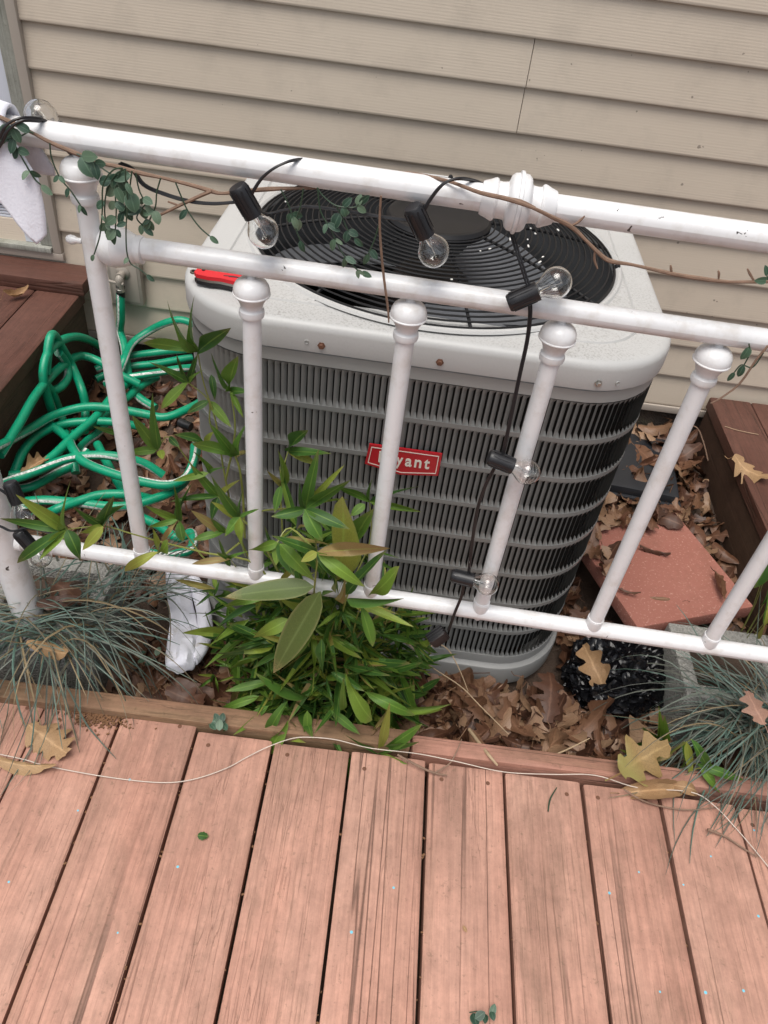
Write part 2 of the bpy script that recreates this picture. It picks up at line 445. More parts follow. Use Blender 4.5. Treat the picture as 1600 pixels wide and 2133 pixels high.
# ---------------------------------------------------------------- mesh helpers
class MB:
    def __init__(s): s.v = []; s.f = []; s.uv = []; s.sm = []
    def add(s, verts, faces, uvs=None, smooth=True):
        o = len(s.v)
        s.v += [tuple(p) for p in verts]
        for f in faces:
            s.f.append(tuple(o + i for i in f))
            s.sm.append(smooth)
            s.uv.append([uvs[i] for i in f] if uvs else [(0.5, 0.5)] * len(f))
        return s
    def box(s, lo, hi, bev=0.0, mat=None):
        x0, y0, z0 = lo; x1, y1, z1 = hi
        if bev <= 0:
            vs = [V((x, y, z)) for x in (x0, x1) for y in (y0, y1) for z in (z0, z1)]
            fs = [(0, 1, 3, 2), (4, 6, 7, 5), (0, 4, 5, 1), (2, 3, 7, 6), (0, 2, 6, 4), (1, 5, 7, 3)]
        else:
            bm = bmesh.new()
            bmesh.ops.create_cube(bm, size=1)
            for w in bm.verts: w.co = V((x0 + (w.co.x + .5) * (x1 - x0), y0 + (w.co.y + .5) * (y1 - y0), z0 + (w.co.z + .5) * (z1 - z0)))
            bmesh.ops.bevel(bm, geom=list(bm.edges), offset=bev, segments=2, profile=0.6, affect='EDGES')
            vs = [w.co.copy() for w in bm.verts]
            bm.verts.index_update()
            fs = [tuple(w.index for w in f.verts) for f in bm.faces]
            bm.free()
        if mat: vs = [mat @ p for p in vs]
        return s.add(vs, fs, smooth=False)
    def tube(s, pts, r, seg=10, res=6, caps=True, spline=True, twist=0.0, phase=0.0):
        pts = [V(p) for p in pts]
        rr = list(r) if isinstance(r, (list, tuple)) else [r] * len(pts)
        if spline and len(pts) > 2: pts, rr = catmull(pts, rr, res)
        n = len(pts)
        tan = [(pts[min(i + 1, n - 1)] - pts[max(i - 1, 0)]).normalized() for i in range(n)]
        ref = V((0, 0, 1)) if abs(tan[0].z) < 0.9 else V((1, 0, 0))
        nx = tan[0].cross(ref).normalized()
        vs, fs, uvs = [], [], []
        ln = 0
        for i in range(n):
            if i: ln += (pts[i] - pts[i - 1]).length
            nx = (nx - tan[i] * nx.dot(tan[i])).normalized()
            ny = tan[i].cross(nx)
            for j in range(seg + 1):
                a = 2 * pi * j / seg + twist * ln + phase
                vs.append(pts[i] + (nx * cos(a) + ny * sin(a)) * rr[i])
                uvs.append((j / seg, ln * 10))
        w = seg + 1
        for i in range(n - 1):
            for j in range(seg):
                fs.append((i * w + j, i * w + j + 1, (i + 1) * w + j + 1, (i + 1) * w + j))
        if caps:
            vs.append(pts[0]); uvs.append((.5, 0)); c0 = len(vs) - 1
            vs.append(pts[-1]); uvs.append((.5, 0)); c1 = len(vs) - 1
            for j in range(seg):
                fs.append((c0, j + 1, j))
                fs.append((c1, (n - 1) * w + j, (n - 1) * w + j + 1))
        return s.add(vs, fs, uvs)
    def lathe(s, prof, seg=24, mat=None):
        """prof: (radius, height) pairs round local Z."""
        vs, fs = [], []
        for (r, z) in prof:
            for j in range(seg):
                a = 2 * pi * j / seg
                vs.append(V((r * cos(a), r * sin(a), z)))
        for i in range(len(prof) - 1):
            for j in range(seg):
                k = (j + 1) % seg
                fs.append((i * seg + j, i * seg + k, (i + 1) * seg + k, (i + 1) * seg + j))
        if prof[0][0] > 1e-5: fs.append(tuple(range(seg - 1, -1, -1)))
        if prof[-1][0] > 1e-5: fs.append(tuple((len(prof) - 1) * seg + j for j in range(seg)))
        if mat: vs = [mat @ p for p in vs]
        return s.add(vs, fs)
    def prism(s, poly, h, mat=None):
        n = len(poly)
        vs = [V((x, y, 0)) for x, y in poly] + [V((x, y, h)) for x, y in poly]
        fs = [tuple(range(n - 1, -1, -1)), tuple(range(n, 2 * n))] + [(i, (i + 1) % n, n + (i + 1) % n, n + i) for i in range(n)]
        if mat: vs = [mat @ p for p in vs]
        return s.add(vs, fs, smooth=False)
    def loops(s, loops, closed=True, cap0=False, cap1=False, smooth=True):
        n = len(loops[0])
        vs = [p for l in loops for p in l]
        fs = []
        for i in range(len(loops) - 1):
            for j in range(n if closed else n - 1):
                k = (j + 1) % n
                fs.append((i * n + j, i * n + k, (i + 1) * n + k, (i + 1) * n + j))
        if cap0: fs.append(tuple(range(n - 1, -1, -1)))
        if cap1: fs.append(tuple((len(loops) - 1) * n + j for j in range(n)))
        return s.add(vs, fs, smooth=smooth)
    def grid(s, fn, nu, nv, smooth=True):
        vs, uvs, fs = [], [], []
        for i in range(nu + 1):
            for j in range(nv + 1):
                vs.append(fn(i / nu, j / nv)); uvs.append((j / nv, i / nu))
        for i in range(nu):
            for j in range(nv):
                a = i * (nv + 1) + j
                fs.append((a, a + 1, a + nv + 2, a + nv + 1))
        return s.add(vs, fs, uvs, smooth)
    def mesh(s, name, mat):
        me = D.meshes.new(name)
        me.from_pydata(s.v, [], s.f)
        me.polygons.foreach_set('use_smooth', s.sm)
        ul = me.uv_layers.new(name='UVMap')
        flat = [c for f in s.uv for uv in f for c in uv]
        ul.data.foreach_set('uv', flat)
        if mat: me.materials.append(MT[mat] if isinstance(mat, str) else mat)
        me.update()
        me.set_sharp_from_angle(angle=radians(35))
        return me
    def build(s, name, mat, parent=None, **kw):
        return link(D.objects.new(name, s.mesh(name, mat)), parent, **kw)

def catmull(pts, rr, res):
    op, orr = [], []
    n = len(pts)
    for i in range(n - 1):
        p0, p1, p2, p3 = pts[max(i - 1, 0)], pts[i], pts[i + 1], pts[min(i + 2, n - 1)]
        for k in range(res):
            t = k / res
            op.append(0.5 * ((2 * p1) + (p2 - p0) * t + (2 * p0 - 5 * p1 + 4 * p2 - p3) * t * t + (3 * p1 - p0 - 3 * p2 + p3) * t ** 3))
            orr.append(rr[i] * (1 - t) + rr[i + 1] * t)
    op.append(pts[-1]); orr.append(rr[-1])
    return op, orr

def link(o, parent=None, label=None, cat=None, group=None, kind=None):
    COL.objects.link(o)
    if parent is not None: o.parent = parent
    if label: o['label'] = label
    if cat: o['category'] = cat
    if group: o['group'] = group
    if kind: o['kind'] = kind
    return o

def thing(name, loc=(0, 0, 0), label=None, cat=None, group=None, kind=None, rz=0.0):
    o = D.objects.new(name, None)
    o.empty_display_size = 0.05
    o.location = loc
    o.rotation_euler = (0, 0, rz)
    return link(o, None, label, cat, group, kind)

def inst(name, me, parent, mat, **kw):
    o = D.objects.new(name, me)
    link(o, parent, **kw)
    o.matrix_basis = mat
    return o

def frame(base, tip, up, width):
    """matrix of a unit leaf (length 1 along +Y, width 1 along X, normal Z) from base to tip."""
    b, t = V(base), V(tip)
    y = t - b
    L = y.length
    y.normalize()
    x = y.cross(V(up))
    if x.length < 1e-4: x = y.cross(V((1, 0, 0.3)))
    x.normalize()
    z = x.cross(y)
    return Matrix(((x.x * width, y.x * L, z.x * L, b.x), (x.y * width, y.y * L, z.y * L, b.y), (x.z * width, y.z * L, z.z * L, b.z), (0, 0, 0, 1)))

def at(loc, rz=0.0, rx_=0.0, ry_=0.0, sc=1.0):
    return Matrix.Translation(V(loc)) @ Matrix.Rotation(rz, 4, 'Z') @ Matrix.Rotation(rx_, 4, 'X') @ Matrix.Rotation(ry_, 4, 'Y') @ Matrix.Scale(sc, 4)

def rnd(a, b): return random.uniform(a, b)

# ---------------------------------------------------------------- ground
def gz(x, y):
    t = min(1, max(0, (y - 1.15) / 0.8))
    return -0.13 + 0.06 * t * t * (3 - 2 * t)

def axis(lo, hi, step, far):
    a = [lo + i * (hi - lo) / round((hi - lo) / step) for i in range(round((hi - lo) / step) + 1)]
    out = [-far, -far / 3, -far / 9, -4] + a + [4, far / 9, far / 3, far]
    return sorted(set(out))
gx, gy = axis(-1.6, 1.6, 0.05, 150), axis(0.0, 2.1, 0.05, 150)
gv = [(x, y, gz(x, y) + (0.012 * noise.noise(V((x * 9, y * 9, 0))) if abs(x) < 1.6 and 0 < y < 2.1 else 0)) for x in gx for y in gy]
gf = [(i * len(gy) + j, (i + 1) * len(gy) + j, (i + 1) * len(gy) + j + 1, i * len(gy) + j + 1) for i in range(len(gx) - 1) for j in range(len(gy) - 1)]
MB().add(gv, gf).build('ground', 'soil', None, label='dark soil bed between the decks and the house wall', kind='structure')

# ---------------------------------------------------------------- front deck
def board(lo, hi, bev=0.003, bow=0.0):
    mb = MB()
    n = 10
    x0, y0, z0 = lo; x1, y1, z1 = hi
    sec = [(x0, z0), (x1, z0), (x1, z1 - bev), (x1 - bev, z1 - bev * .25), (x1 - 3 * bev, z1), (x0 + 3 * bev, z1), (x0 + bev, z1 - bev * .25), (x0, z1 - bev)]
    loops = []
    for i in range(n + 1):
        t = i / n
        y = y0 + (y1 - y0) * t
        wob = 0.0012 * noise.noise(V((x0 * 7, y * 3.1, 1)))
        loops.append([V((x + wob, y, z + bow * (0.5 - abs(t - .5)))) for x, z in sec])
    return mb.loops(loops, True, True, True, smooth=False)

deck = thing('deck', (0, 0, 0), 'front deck of faded terracotta pink boards running towards the wall', None, None, 'structure')
ends = {-5: 0.785, -4: 0.785, -3: 0.775, -2: 0.748, -1: 0.744, 0: 0.747, 1: 0.744, 2: 0.742, 3: 0.74, 4: 0.735, 5: 0.73, 6: 0.73, 7: 0.73}
for k in range(-5, 8):
    xc = 0.010 + 0.1442 * k
    gap = 0.0025 + 0.0012 * random.random()
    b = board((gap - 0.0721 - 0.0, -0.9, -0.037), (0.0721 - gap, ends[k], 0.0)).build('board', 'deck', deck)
    b.location = (xc + 0.0721, 0, rnd(-0.0022, 0.0012))
    b.rotation_euler = (0, rnd(-0.009, 0.009), rnd(-0.0015, 0.0015))
    for sx in (-0.045, 0.043):
        for yy in (ends[k] - 0.025, 0.27):
            if random.random() < 0.5:
                s = MB().lathe([(0.0, 0.0), (0.0036, 0.0), (0.0040, 0.0005), (0.0022, 0.0009), (0, 0.0006)], 10).build('screw', 'rust', b)
                s.location = (sx + rnd(-.006, .006), yy + rnd(-.008, .008), 0.0002)
eb = MB()
eb.box((-1.2, 0.757, -0.075), (0.118, 0.796, 0.017), 0.004)
e = eb.build('edge_board', 'edge', deck)
MB().box((0.121, 0.754, -0.075), (1.0, 0.792, 0.013), 0.009).build('edge_board', 'edgepink', deck)
# joist below, so gaps read dark
MB().box((-1.3, -0.9, -0.12), (1.2, 0.70, -0.06)).build('joist', 'darkwood', deck)

# ---------------------------------------------------------------- house wall
WY = 2.03
wall = thing('house_wall', (0, WY, 0), 'tan horizontal vinyl siding house wall behind the grey unit', 'wall')
ZK = 0.9477; PK = 0.1004
def course(x0, x1, z, proud=0.0):
    lip = -0.014 - proud
    prof = [(lip + 0.001, z), (lip, z + 0.002), (lip, z + 0.006), (lip + 0.0125, z + PK + 0.012), (lip + 0.018, z + PK + 0.012), (lip + 0.016, z + 0.01), (lip + 0.013, z + 0.0008)]
    nseg = 6
    loops = []
    for i in range(nseg + 1):
        x = x0 + (x1 - x0) * i / nseg
        w = 0.0007 * noise.noise(V((x * 2.3, z * 9, 0)))
        loops.append([V((x, y + w, zz)) for y, zz in prof])
    return MB().loops(loops, True, True, True, smooth=False)
for k in range(-14, 10):
    z = ZK - PK * k
    zb = z if k < 9 else z
    left = -0.972 if k > -9 and k < 7 else -3.5
    if k in (1, 2):
        course(left, 0.2200, z, 0.0016).build('siding_board', 'siding', wall)
        course(0.2218, 3.5, z).build('siding_board', 'siding', wall)
        MB().box((0.212, 0.0015, z + 0.004), (0.231, 0.003, z + PK)).build('backing', 'coil', wall)
    else:
        course(left, 3.5, z).build('siding_board', 'siding', wall)
for k in (1, 2, 3, 4, 5, 6):
    pass
# flashing strip and foundation under the siding
MB().box((-3.5, -0.02, 0.020), (3.5, 0.0, 0.042), 0.003).build('starter_strip', 'jchan', wall)
MB().box((-3.5, 0.004, -0.4), (3.5, 0.2, 0.034)).build('foundation', 'foundation', wall)
MB().box((-3.5, 0.02, 0.034), (3.5, 0.2, 3.0)).build('sheathing', 'jchan', wall)
# window at the left
win = D.objects.new('window', None)
link(win, wall)
WX = -0.972
MB().box((WX - 0.024, -0.026, 0.283), (WX, 0.0, 1.95), 0.003).build('channel', 'jchan', win)
MB().box((WX - 0.95, -0.0262, 0.262), (WX + 0.002, 0.0, 0.283), 0.003).build('channel', 'jchan', win)
MB().box((WX - 0.060, -0.019, 0.30), (WX - 0.0245, 0.004, 1.95), 0.004).build('trim', 'trimwood', win)
MB().box((WX - 0.95, -0.034, 0.284), (WX - 0.026, 0.004, 0.299), 0.003).build('sill', 'trimwood', win)
MB().box((WX - 0.105, -0.010, 0.30), (WX - 0.0605, 0.006, 1.95), 0.002).build('sash', 'winwhite', win)
MB().box((WX - 0.90, -0.004, 0.30), (WX - 0.1055, 0.006, 0.312), 0.002).build('sash', 'winwhite', win)
for i in range(9):
    MB().box((WX - 0.90, 0.006, 0.314 + 0.0085 * i), (WX - 0.1055, 0.012, 0.3205 + 0.0085 * i), 0.0015).build('blind_slat', 'winwhite', win)
MB().box((WX - 0.90, -0.002, 0.395), (WX - 0.1055, 0.010, 1.95), 0.002).build('panel', 'winwhite', win)
MB().box((WX - 0.90, 0.0125, 0.312), (WX - 0.1055, 0.018, 0.395)).build('backing', 'shroud', win)

# ---------------------------------------------------------------- side decks
ld = thing('side_deck', (0, 0, 0), 'brown painted side deck on the left under the window', None, None, 'structure')
for i in range(5):
    b = board((-0.06, 0.9, -0.036), (0.06, 1.93, 0.0)).build('board', 'brown', ld)
    b.location = (-0.955 - 0.1235 * i, 0, 0.22 + rnd(-.001, .001))
MB().box((-0.925, 0.9, -0.16), (-0.900, 1.93, 0.183), 0.003).build('fascia', 'darkwood', ld)
MB().box((-1.6, 1.895, 0.221), (-0.878, 2.008, 0.257), 0.004).build('ledge', 'brown_x', ld)
rd = thing('side_deck', (0, 0, 0), 'brown painted side deck on the right beyond the red paver', None, None, 'structure')
for i in range(5):
    b = board((-0.062, 0.9, -0.036), (0.062, 2.0, 0.0)).build('board', 'brown', rd)
    b.location = (1.012 + 0.127 * i, 0, 0.10 + rnd(-.001, .001))
MB().box((0.957, 0.9, -0.16), (0.982, 2.0, 0.063), 0.003).build('fascia', 'darkwood', rd)

# ---------------------------------------------------------------- air conditioner
AX, AY = 0.045, 1.39
HX, HY, CR = 0.398, 0.36, 0.15
AYAW = radians(-0.9)
ac = thing('air_conditioner', (AX, AY, 0), 'grey outdoor air conditioner with louvered sides and black fan guard on top', 'air conditioner', rz=AYAW)
ZT = 0.712
def rrect(off, z, n=128, r=None):
    """rounded rectangle sampled by angle round the centre (so that it can be bridged to a circle)."""
    hx, hy = HX + off, HY + off
    r = max(0.01, (CR if r is None else r) + off)
    out = []
    for i in range(n):
        a = 2 * pi * i / n
        c, s = cos(a), sin(a)
        t = min(hx / abs(c) if abs(c) > 1e-6 else 9, hy / abs(s) if abs(s) > 1e-6 else 9)
        x, y = c * t, s * t
        cx, cy = hx - r, hy - r
        if abs(x) > cx and abs(y) > cy:
            # ray against the corner circle
            ox, oy = cx * (1 if x > 0 else -1), cy * (1 if y > 0 else -1)
            b = c * ox + s * oy
            q = b * b - (ox * ox + oy * oy - r * r)
            t = b + sqrt(max(q, 0))
            x, y = c * t, s * t
        out.append(V((x, y, z)))
    return out
def circ(R, z, n=128): return [V((R * cos(2 * pi * i / n), R * sin(2 * pi * i / n), z)) for i in range(n)]
RF = 0.334
cap = MB()
cap.loops([rrect(0.002, 0.662), rrect(0.005, 0.662), rrect(0.006, 0.668), rrect(0.006, 0.6965), rrect(0.0045, 0.7025), rrect(0.000, 0.7075), rrect(-0.006, 0.7098), rrect(-0.014, 0.7108),
           rrect(-0.050, 0.7118), rrect(-0.0525, 0.7085), rrect(-0.055, 0.7125), rrect(-0.062, 0.7135)], True)
inner = rrect(-0.062, 0.7135)
out = []
for k in range(1, 5):
    t = k / 4
    cc = circ(RF + 0.012, 0.7145)
    out.append([V((p.x * (1 - t) + q.x * t, p.y * (1 - t) + q.y * t, 0.7135 + 0.001 * t)) if p.xy.length > q.xy.length else V((q.x * t + p.x * (1 - t), q.y * t + p.y * (1 - t), 0.7135 + 0.001 * t)) for p, q in zip(inner, cc)])
cap.loops([inner] + out + [circ(RF + 0.009, 0.7185), circ(RF + 0.004, 0.7195), circ(RF, 0.716), circ(RF - 0.001, 0.70)], True)
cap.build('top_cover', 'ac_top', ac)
MB().loops([circ(RF - 0.001, 0.703), circ(RF - 0.006, 0.66), circ(RF - 0.012, 0.60), circ(RF - 0.004, 0.50)], True).build('fan_shroud', 'shroud', ac)
MB().loops([circ(RF, 0.40), circ(0.02, 0.39)], True, False, True).build('inner_floor', 'coil', ac)
def dome(r):
    t = r / RF
    z = 0.718 + 0.040 * (1 - t ** 2.2)
    return z if r < RF - 0.004 else 0.717
nr = 22
for i in range(nr):
    R = 0.092 + (RF - 0.003 - 0.092) * i / (nr - 1)
    mb = MB()
    wr = 0.0017 if i < nr - 1 else 0.0022
    seg = 6
    n = 72
    lo = []
    for j in range(seg):
        a = 2 * pi * j / seg
        lo.append([V(((R + wr * cos(a)) * cos(2 * pi * q / n), (R + wr * cos(a)) * sin(2 * pi * q / n), dome(R) + wr * sin(a))) for q in range(n)])
    lo.append(lo[0])
    mb.loops(lo, True)
    mb.build('guard_ring', 'guard', ac)
for i in range(8):
    a = 2 * pi * i / 8 + radians(12)
    pts = [V((r * cos(a), r * sin(a), dome(r) - 0.004)) for r in (0.07, 0.13, 0.19, 0.25, 0.30, 0.325, RF - 0.002)]
    MB().tube(pts, 0.0028, 8, 4).build('guard_spoke', 'guard', ac)
MB().lathe([(0, 0.743), (0.088, 0.743), (0.0955, 0.746), (0.0965, 0.755), (0.092, 0.7615), (0.084, 0.7625), (0.080, 0.7605), (0.0, 0.7605)], 48).build('hub_disc', 'guard', ac)
for i in range(4):
    a = radians(-93 + 90 * i)
    MB().lathe([(0, 0), (0.0055, 0), (0.0055, 0.012), (0.003, 0.016), (0, 0.016)], 10, at((RF * cos(a) * 1.008, RF * sin(a) * 1.008, 0.708))).build('guard_bolt', 'guard', ac)
MB().lathe([(0, 0.50), (0.06, 0.50), (0.075, 0.52), (0.075, 0.64), (0.06, 0.655), (0, 0.655)], 24).build('motor', 'copper', ac)
for i in range(3):
    a0 = 2 * pi * i / 3 + radians(20)
    def bl(u, v, a0=a0):
        r = 0.07 + 0.235 * u
        w = radians(78) * (1 - 0.15 * u)
        a = a0 + w * (v - 0.5) + 0.35 * u
        return V((r * cos(a), r * sin(a), 0.615 + 0.075 * (v - 0.5)))
    def bl2(u, v, f=bl): return f(u, v) - V((0, 0, 0.003))
    m = MB().grid(bl, 8, 8); m.grid(bl2, 8, 8)
    m.build('fan_blade', 'blade', ac)
fl = MB()
for i in range(26):
    a, r = rnd(0, 2 * pi), sqrt(rnd(0.1, 1)) * 0.30
    a = rnd(-0.9, 2.6) if i < 20 else a
    L = rnd(0.003, 0.013) if i % 3 == 0 else rnd(0.002, 0.005)
    ang = a + rnd(-.5, .5) + pi / 2
    p = V((r * cos(a), r * sin(a), dome(r) + 0.0025))
    fl.box((-L / 2, -0.0013, -0.0006), (L / 2, 0.0013, 0.0008), 0, at(p, ang))
fl.build('paint_flecks', 'fleck', ac, kind='stuff')
# casing: solid bands between the louvre rows
ZB = [0.558, 0.4755, 0.393, 0.3125, 0.2295, 0.143, 0.0575]
def ringband(z0, z1, off=0.0, th=0.004, bev=0.0012):
    return [rrect(off - th, z0 + bev), rrect(off - bev, z0), rrect(off, z0 + bev), rrect(off, z1 - bev), rrect(off - bev, z1), rrect(off - th, z1 - bev)]
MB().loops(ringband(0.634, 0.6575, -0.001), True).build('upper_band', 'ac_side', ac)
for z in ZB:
    MB().loops(ringband(z - 0.0047, z + 0.0047, 0.0006, 0.001, 0.0003), True).build('grille_band', 'ac_louver_shaded', ac)
MB().loops([rrect(-0.004, -0.022), rrect(0.0005, -0.022), rrect(0.001, -0.024), rrect(0.001, -0.046), rrect(0.004, -0.050), rrect(0.010, -0.053), rrect(0.012, -0.058), rrect(0.010, -0.108), rrect(0.004, -0.113), rrect(-0.05, -0.113)], True).build('base_pan', 'ac_base_shaded', ac)
MB().box((-0.30, -0.25, -0.16), (0.30, 0.25, -0.112)).build('pad', 'concrete', ac)
MB().loops([rrect(-0.022, -0.022), rrect(-0.022, 0.655)], True).build('coil', 'coil', ac)
# louvres: one curved slat per slot, walked along the perimeter
SL = 0.0107
slm = MB()
hh = 0.0369
def slat(u, v):
    # u: along height, v: across width
    z = (u - 0.5) * 2 * hh
    e = min(1, (1 - abs(2 * u - 1)) * 5.0)
    e = sin(e * pi / 2)
    x = (v - 0.5) * 0.0078 + (1 - e) * v * 0.0028
    return V((x, 0.0006 + 0.0060 * e * (v ** 1.2), z))
slm.grid(slat, 9, 3)
slm.grid(lambda u, v: slat(u, v) + V((0, 0.0009, 0)), 9, 3)
slat_me = slm.mesh('louver', 'ac_louver_shaded')
def perim(sarc):
    """point and outward angle on the rounded rectangle, arc length measured from the middle of the front, + to the right."""
    sx = 1 if sarc >= 0 else -1
    s = abs(sarc)
    fx = HX - CR
    if s < fx: x, y, a = s, -HY, 0.0
    elif s < fx + CR * pi / 2:
        a = (s - fx) / CR
        x, y = fx + CR * sin(a), -(HY - CR) - CR * cos(a)
    else:
        a = pi / 2
        x, y = HX, -(HY - CR) + (s - fx - CR * pi / 2)
    return sx * x, y, sx * a
rows = [0.634] + ZB + [-0.022]
slots = []
for ri in range(8):
    zhi = rows[ri] - (0.0 if ri == 0 else 0.0044)
    zlo = rows[ri + 1] + (0.0 if ri == 7 else 0.0044)
    zc = (zhi + zlo) / 2
    for ci in range(-52, 74):
        s = ci * SL
        x, y, a = perim(s)
        view = -cos(a) * 1.0
        slots.append((ri, abs(ci - 12), x, y, zc, a, (zhi - zlo) / (2 * hh)))
singles = {(r, i) for i, (r, c, *_) in enumerate(slots) if r < 4 and -25 <= (i % 126) - 52 <= 49}
rest = MB()
cnt = 0
for i, (r, c, x, y, zc, a, sz) in enumerate(slots):
    m = Matrix.Translation((x, y, zc)) @ Matrix.Rotation(a, 4, 'Z') @ Matrix.Diagonal((1, 1, sz, 1))
    if (r, i) in singles and cnt < 300:
        inst('louver', slat_me, ac, m); cnt += 1
    else:
        rest.add([m @ V(p) for p in slm.v], slm.f)
rest.build('louvers', 'ac_louver_shaded', ac, kind='stuff')
# screws
for s, z, mt in ((-0.155, 0.676, 'rust'), (0.028, 0.676, 'rust'), (0.272, 0.676, 'steel')):
    x, y, a = perim(s)
    MB().lathe([(0, 0), (0.0062, 0), (0.0062, 0.0012), (0.0042, 0.0015), (0.0042, 0.0048), (0.0036, 0.0056), (0, 0.0056)], 6, Matrix.Translation((x + 0.006 * sin(a), y - 0.006 * cos(a), z)) @ Matrix.Rotation(a, 4, 'Z') @ Matrix.Rotation(pi / 2, 4, 'X')).build('screw', mt, ac)
for s, z in ((-0.178, 0.679), (0.303, 0.676)):
    x, y, a = perim(s)
    MB().lathe([(0, 0.0006), (0.0022, 0.0006), (0.0032, 0.0014), (0.0038, 0.0003), (0.0038, 0)], 12, Matrix.Translation((x + 0.006 * sin(a), y - 0.006 * cos(a), z)) @ Matrix.Rotation(a, 4, 'Z') @ Matrix.Rotation(pi / 2, 4, 'X')).build('rivet', 'ac_side', ac)
# badge (local frame: x right, y up on the front face)
BM_ = Matrix.Translation((-0.0055, -HY - 0.003, 0.4785)) @ Matrix.Rotation(pi / 2, 4, 'X')
poly = [(-0.060, 0.0235), (-0.064, -0.0195), (0.000, -0.0325), (0.064, -0.0235), (0.0640, 0.0235)]
poly = poly[::-1]
bd = MB()
bd.prism(poly, 0.004, BM_)
bd = bd.build('badge', 'red', ac)
def inset(pl, d):
    c = V((sum(p[0] for p in pl) / len(pl), sum(p[1] for p in pl) / len(pl)))
    out = []
    n = len(pl)
    for i in range(n):
        p0, p1, p2 = V(pl[i - 1]), V(pl[i]), V(pl[(i + 1) % n])
        e1, e2 = (p1 - p0).normalized(), (p2 - p1).normalized()
        n1, n2 = V((-e1.y, e1.x)), V((-e2.y, e2.x))
        if n1.dot(c - p1) < 0: n1, n2 = -n1, -n2
        b = (n1 + n2).normalized()
        out.append(p1 + b * (d / max(0.3, b.dot(n1))))
    return out
o1, o2 = inset(poly, 0.0045), inset(poly, 0.0058)
MB().loops([[BM_ @ V((p.x, p.y, z)) for p in ring] for ring, z in ((o1, 0.0039), (o1, 0.0046), (o2, 0.0046), (o2, 0.0039))], True, smooth=False).build('border_line', 'letter', bd)
tc = D.curves.new('letter', 'FONT')
tc.extrude = 0.0004
tc.offset = 0.02
tc.size = 1.0
tob = D.objects.new('letter', tc)
COL.objects.link(tob)
pen = -0.0415
for ch, wd in (('b', 0.0135), ('r', 0.0115), ('y', 0.0128), ('a', 0.0132), ('n', 0.0136), ('t', 0.011)):
    tc.body = ch
    bpy.context.view_layer.update()
    dg = bpy.context.evaluated_depsgraph_get()
    me = D.meshes.new_from_object(tob.evaluated_get(dg))
    xs = [w.co.x for w in me.vertices]
    x0, x1 = min(xs), max(xs)
    gw = wd * 0.88
    sy = 0.0335
    for w in me.vertices:
        w.co = BM_ @ V((pen + (w.co.x - x0) / (x1 - x0) * gw, -0.0108 + w.co.y * sy, 0.0046 + (w.co.z * 1.0)))
    me.materials.clear()
    me.materials.append(MT['letter'])
    link(D.objects.new('letter', me), bd)
    pen += wd + 0.0027
D.objects.remove(tob)

# ---------------------------------------------------------------- bed-frame railing
RYAW = radians(-1.85)
rail = thing('railing', (0, 0.87, 0), 'white metal bedstead used as a railing in front of the grey unit', 'railing', rz=RYAW)
def htube(s0, s1, z, r, name):
    return MB().tube([(s0, 0, z), (s1, 0, z)], r, 24, spline=False).build(name, 'white', rail)
htube(-0.63, 0.90, 0.981, 0.0148, 'top_rail')
htube(-0.375, 0.90, 0.863, 0.0136, 'middle_rail')
htube(-0.60, 1.00, 0.300, 0.0142, 'bottom_rail')
XR = Matrix.Rotation(pi / 2, 4, 'Y')
oh = [(0.0148, 0.0412), (0.0172, 0.041), (0.0182, 0.039), (0.0205, 0.0325), (0.0222, 0.0290), (0.0228, 0.0265), (0.0215, 0.0245), (0.0196, 0.0238), (0.0192, 0.019), (0.0200, 0.0135), (0.0222, 0.0122), (0.0268, 0.0110), (0.0298, 0.0075), (0.0306, 0.0032), (0.0302, 0.0024), (0.0328, 0.0018), (0.0333, 0.0)]
orn = [(r, -z) for r, z in oh] + oh[-2::-1]
MB().lathe(orn, 32, Matrix.Translation((0.112, 0, 0.981)) @ XR).build('joint_ornament', 'white', rail)
ball = [(0.0136, 0.035), (0.0165, 0.033), (0.0175, 0.029), (0.0165, 0.025), (0.0185, 0.020), (0.0232, 0.010), (0.0248, 0.001), (0.0252, 0.0), (0.0248, -0.001), (0.0240, -0.009), (0.0215, -0.015), (0.015, -0.02)]
MB().lathe(ball[::-1], 32, Matrix.Translation((-0.357, 0, 0.861)) @ XR).build('joint_ornament', 'white', rail)
MB().lathe([(0, -0.014), (0.004, -0.0125), (0.006, -0.008), (0.0055, -0.004), (0.0035, 0), (0.0035, 0.006)], 14, Matrix.Translation((-0.404, -0.004, 0.8635)) @ XR).build('bolt_cap', 'white', rail)
def finial(s, zr):
    """cup and dome on top of a spindle, zr = height of the rim."""
    prof = [(0.0126, zr - 0.031), (0.0156, zr - 0.0305), (0.0166, zr - 0.027), (0.0160, zr - 0.022), (0.0142, zr - 0.020), (0.0138, zr - 0.0185), (0.0158, zr - 0.0115), (0.0192, zr - 0.0055), (0.0212, zr - 0.0025), (0.0214, zr - 0.0016), (0.0236, zr - 0.0012), (0.0240, zr), (0.0236, zr + 0.0010), (0.0229, zr + 0.0014), (0.0231, zr + 0.005), (0.0222, zr + 0.0095), (0.0196, zr + 0.0145), (0.0150, zr + 0.0185), (0.009, zr + 0.0208), (0.006, zr + 0.0212), (0.0055, zr + 0.026), (0.0, zr + 0.026)]
    return MB().lathe(prof, 28, at((s, 0, 0)))
